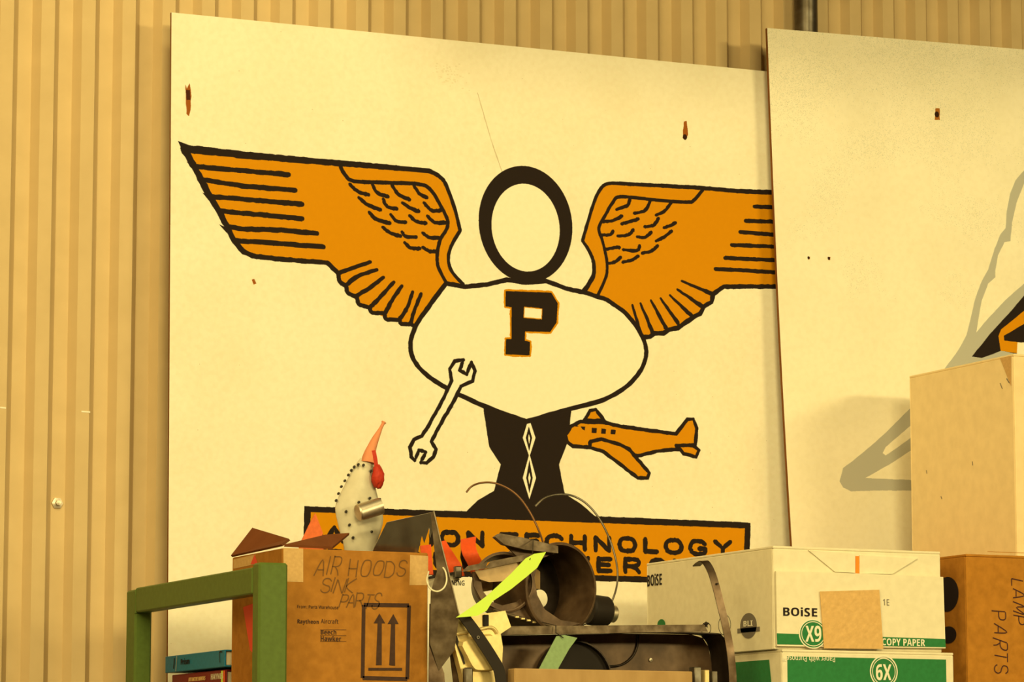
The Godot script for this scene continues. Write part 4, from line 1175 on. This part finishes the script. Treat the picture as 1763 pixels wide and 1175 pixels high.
	var bar := thing("wooden_bar", "tan flat bar lying along the front below the metal hood", "bar", [Vector3(0.2558, 1.7186, 0.7900)][0])
	part("bar_face", box(Vector3([Vector2(0.1069, 1.7588)][0].x, DECK, 0.775), Vector3([Vector2(0.3977, 1.7626)][0].x, [Vector2(0.2512, 1.7996)][0].y, 0.80), 0.0015), M.wood, bar)
	var xs: Array = [Vector2(0.4058, 1.7629), Vector2(0.4175, 1.7631), Vector2(0.4234, 1.7632), Vector2(0.4312, 1.7633), Vector2(0.4361, 1.7633), Vector2(0.4449, 1.7635)]
	var tops: Array = [Vector2(0.4101, 1.8069), Vector2(0.4257, 1.8028), Vector2(0.4393, 1.8013)]
	for i in 3:
		var sr := thing("metal_strip", ["tall metal strip upright against the end of the tan bar", "middle of three metal strips standing beside the tan bar", "metal strip farthest from the tan bar, before the carton"][i], "strip", Vector3(xs[i * 2].x, DECK, 0.78), "metal strips by the tan bar")
		part("strip", box(Vector3(xs[i * 2].x, DECK, 0.772), Vector3(xs[i * 2 + 1].x, tops[i].y, 0.79), 0.001), M.galvanised if i != 1 else M.cream_metal, sr)

func books() -> void:
	var z0 := 0.2290
	var lo := Vector3(-0.2300, 1.8070, z0)
	var hi := Vector3(-0.05, 1.8325, 0.50)
	var t := thing("book", "thick blue book lying on a dark red one behind open box", "book", Vector3(-0.14, 1.807, 0.365), "books on the shelf")
	var sp := make_book(t, lo, hi, M.blue_cover)
	part("spine_line", ink([[Vector2(z0 + 0.053, lo.y + 0.001), Vector2(z0 + 0.058, hi.y - 0.001)]], 0.0016, left_face(-0.2305, 0, 0)), M.paper, sp)
	lettering("Prism", 0.0085, 1.3, left_face(-0.2305, lo.y + 0.010, z0 + 0.075), M.print_black, sp)
	part("spine_mark", ink([[Vector2(z0 + 0.043, lo.y + 0.005), Vector2(z0 + 0.046, hi.y - 0.004)]], 0.004, left_face(-0.2305, 0, 0)), M.print_black, sp)
	part("spine_mark", ink([[Vector2(z0 + 0.253, lo.y + 0.007), Vector2(z0 + 0.250, hi.y - 0.004), Vector2(z0 + 0.262, hi.y - 0.003)]], 0.002, left_face(-0.2305, 0, 0)), M.print_black, sp)
	var r := thing("book", "dark red service manual with yellow end, under the blue book", "book", Vector3(-0.14, DECK, 0.365), "books on the shelf")
	var sr := make_book(r, Vector3(-0.2240, DECK + 0.001, 0.2450), Vector3(-0.045, 1.8035, 0.49), M.red_cover)
	lettering("HAYNES", 0.0085, 1.25, left_face(-0.2245, 1.790, 0.425), M.paper, sr)
	lettering("AUTOMOTIVE MANUALS", 0.006, 0.8, left_face(-0.2245, 1.7905, 0.325), M.tape_brown, sr)
	part("spine_patch", ink_area([rect(0.472, 1.775, 0.479, 1.802)], left_face(-0.2245, 0, 0)), M.neon, sr, "yellow patch")
	part("spine_patch", ink_area([rect(0.480, 1.775, 0.489, 1.802)], left_face(-0.2245, 0, 0)), M.orange_strap, sr, "orange patch")

func make_book(t: Node3D, lo: Vector3, hi: Vector3, m: Material) -> Node3D:
	part("pages", box(lo + Vector3(0.003, 0.0025, 0.004), hi - Vector3(0.005, 0.0025, 0.004), 0.001), M.paper, t)
	part("cover", box(Vector3(lo.x, hi.y - 0.0022, lo.z), hi, 0.0008), m, t)
	part("cover", box(lo, Vector3(hi.x, lo.y + 0.0022, hi.z), 0.0008), m, t)
	return part("spine", box(lo, Vector3(lo.x + 0.0028, hi.y, hi.z), 0.0012), m, t)

const DECK := 1.70

func shelf() -> void:
	var t := thing("green_shelf", "green painted steel shelf frame holding cartons and metal parts", "shelf", Vector3(0.6, 0, 0.5))
	var post := func(a: Vector3, b: Vector3) -> void: part("post", box(a, b, 0.003), M.green, t)
	post.call(Vector3(-0.2887, 0, 0.773), Vector3(-0.2451, 1.942, 0.800))
	post.call(Vector3(-0.2897, 0, 0.213), Vector3(-0.262, 1.9345, 0.257))
	post.call(Vector3(1.75, 0, 0.773), Vector3(1.794, 1.942, 0.800))
	post.call(Vector3(1.766, 0, 0.213), Vector3(1.794, 1.9345, 0.257))
	part("end_rail", box(Vector3(-0.2897, 1.8985, 0.257), Vector3(-0.2657, 1.9365, 0.774), 0.002), M.green, t)
	part("end_rail", box(Vector3(1.77, 1.8985, 0.257), Vector3(1.794, 1.9365, 0.774), 0.002), M.green, t)
	part("weld", rod([Vector3(-0.2892, 1.9337, 0.2580), Vector3(-0.2881, 1.9211, 0.2580), Vector3(-0.2887, 1.8978, 0.2580)], 0.0022, 6), M.green, t)
	for y in [0.15, 0.9, DECK - 0.03]:
		part("shelf_board", box(Vector3(-0.262, y, 0.075), Vector3(1.767, y + 0.03, 0.772), 0.002), M.deck, t)
	part("front_rail", box(Vector3(-0.2451, DECK - 0.09, 0.776), Vector3(1.75, DECK - 0.002, 0.798), 0.002), M.green, t)

# ------------------------------------------------------------------ the hall
const X0 := -3.5
const X1 := 9.0
const Z1 := 22.0
const ROOF := 6.5

func hall() -> void:
	# corrugated wall: crest right edges at x = -0.1542 + k * 0.0692
	var period := 0.0692
	var prof := [Vector2(0.0, 0.017), Vector2(0.0125, 0.0), Vector2(0.0360, 0.0), Vector2(0.0465, 0.017)]
	var s := st()
	flat(s)
	var k0 := int(floor((X0 + 0.1542) / period))
	var k1 := int(ceil((X1 + 0.1542) / period))
	var last := Vector2(X0, 0.0)
	for k in range(k0, k1):
		for q in prof:
			var p := Vector2(-0.1542 + k * period + q.x, q.y)
			if k > k0 or q.x > 0.0:
				quad(s, Vector3(last.x, ROOF, last.y), Vector3(p.x, ROOF, p.y), Vector3(p.x, 0, p.y), Vector3(last.x, 0, last.y))
			last = p
	quad(s, Vector3(X1, ROOF, -0.05), Vector3(X0, ROOF, -0.05), Vector3(X0, 0, -0.05), Vector3(X1, 0, -0.05))
	var w := struct("wall_back", done(s), M.wall)
	var b: Vector3 = [Vector3(-0.3389, 2.0865, 0.0000)][0]
	part("screw", lathe(b, Vector3(0, 0, 1), [Vector2(0.0005, 0.010), Vector2(0.0042, 0.0095), Vector2(0.0048, 0.004), Vector2(0.0095, 0.003), Vector2(0.0098, 0.0)], 6, false), M.bright_tube, w, "hex head screw with washer")
	for mk in [[Vector2(-0.4416, 2.2355), Vector2(-0.4320, 2.2350)], [Vector2(-0.3058, 2.2354), Vector2(-0.2911, 2.2351)]]:
		part("tape_scrap", ink([mk], 0.0025, front(0, 0, 0.017)), M.print_white, w)
	part("tape_scrap", ink([[Vector2(-0.1655, 2.2370), Vector2(-0.1515, 2.2367)]], 0.0025, front(0, 0, 0.0)), M.print_white, w)
	struct("floor", box(Vector3(X0, -0.2, -0.2), Vector3(X1, 0.0, Z1), 0.0), M.concrete)
	struct("ceiling", box(Vector3(X0, ROOF, -0.2), Vector3(X1, ROOF + 0.2, Z1), 0.0), M.ceiling)
	struct("wall_left", box(Vector3(X0 - 0.2, 0, -0.2), Vector3(X0, ROOF, Z1), 0.0), M.cream_wall)
	struct("wall_right", box(Vector3(X1, 0, -0.2), Vector3(X1 + 0.2, ROOF, Z1), 0.0), M.plain_wall)
	struct("wall_front", box(Vector3(X0, 0, Z1), Vector3(X1, ROOF, Z1 + 0.2), 0.0), M.plain_wall)
	# air duct along the wall above the picture: it shades the top of the boards and the wall from the high lamp
	var d := thing("air_duct", "grey rectangular air duct along the wall above the boards", "duct", Vector3(3.3, 3.2, 0.34))
	for i in 4:
		part("duct_section", box(Vector3(0.1 + i * 1.8, 3.2, 0.1), Vector3(1.89 + i * 1.8, 3.55, 0.58), 0.004), M.galvanised, d)
		part("flange", box(Vector3(1.88 + i * 1.8, 3.17, 0.07), Vector3(1.91 + i * 1.8, 3.58, 0.61), 0.003), M.galvanised, d)
		part("wall_bracket", box(Vector3(0.9 + i * 1.8, 3.15, 0.025), Vector3(0.94 + i * 1.8, 3.195, 0.6), 0.003), M.lamp_case, d)
	var c: Array = [Vector2(1.0090, 3.0173), Vector2(1.0521, 3.0214)]
	var cx: float = (c[0].x + c[1].x) / 2
	var t := thing("conduit_pipe", "dark steel conduit pipe running up the corrugated wall above the boards", "pipe", Vector3(cx, 0, 0.045))
	part("pipe", rod([Vector3(cx, 0, 0.045), Vector3(cx, ROOF, 0.045)], 0.021, 20), M.conduit, t)
	for y in [0.6, 2.4, 4.2]:
		part("clamp", box(Vector3(cx - 0.035, y, 0.018), Vector3(cx + 0.035, y + 0.025, 0.0245), 0.002), M.conduit, t)

func _ready() -> void:
	rng.seed = 5
	# camera
	var cam := Camera3D.new()
	cam.name = "camera"
	cam.fov = 11.18477
	cam.position = Vector3(-2.0066, 1.6000, 5.4072)
	cam.rotation_degrees = Vector3(7.6228, -24.6000, 0)
	cam.near = 0.1
	cam.far = 60.0
	add_child(cam)
	cam.current = true
	# surroundings: a closed hall, lit only by its own lamps
	var we := WorldEnvironment.new()
	we.name = "surroundings"
	var env := Environment.new()
	env.background_mode = Environment.BG_COLOR
	env.background_color = Color(0, 0, 0)
	env.tonemap_mode = Environment.TONE_MAPPER_LINEAR
	env.tonemap_exposure = 0.87
	env.sdfgi_enabled = true
	env.ssao_enabled = true
	env.ssil_enabled = true
	we.environment = env
	add_child(we)
	make_materials()
	hall_lamp(Vector3(3.9, 3.7, 8.8), Vector3(0.5, 2.4, 0.1), Vector2(2.2, 0.5), 32.0, "wide hanging lamp facing the shelf from the right")
	hall_lamp(Vector3(-2.1, 4.2, 9.0), Vector3(0.5, 2.3, 0.1), Vector2(1.8, 1.2), 29.0, "broad hanging lamp facing the shelf from the left")
	hall_lamp(Vector3(-2.9, 3.3, 3.6), Vector3(0.5, 2.1, 0.1), Vector2(1.0, 1.0), 6.0, "hanging lamp near the left wall, turned to the shelf")
	hall_lamp(Vector3(-1.2, 6.0, 4.6), Vector3(0.3, 1.8, 0.4), Vector2(2.0, 1.0), 16.0, "hanging lamp high in front of the shelf")
	# structure
	hall()
	shelf()
	# boards
	make_board("painted_board", "white board painted with a gold winged badge above a lettered banner", [-0.1845, 2.8937, 0.085, 0.112, 0, 0], 1.22, 1.1925, painted_board_texture(), 0.006)
	make_board("painted_board", "white board with grey painted outlines, leaning in front of the winged board", [0.9105, 2.964, 0.118, 0.182, -0.012, 0.019], 1.22, 1.25, grey_board_texture(), 0.007)
	# cartons
	hoods_carton()
	paper_cartons()
	lamp_carton()
	tall_carton()
	# things between them
	books()
	metal_tray()
	metal_duct()
	cream_cover()
	riveted_fairing()
	bent_bracket()
	orange_sheet()
	straps()
	wire_loops()
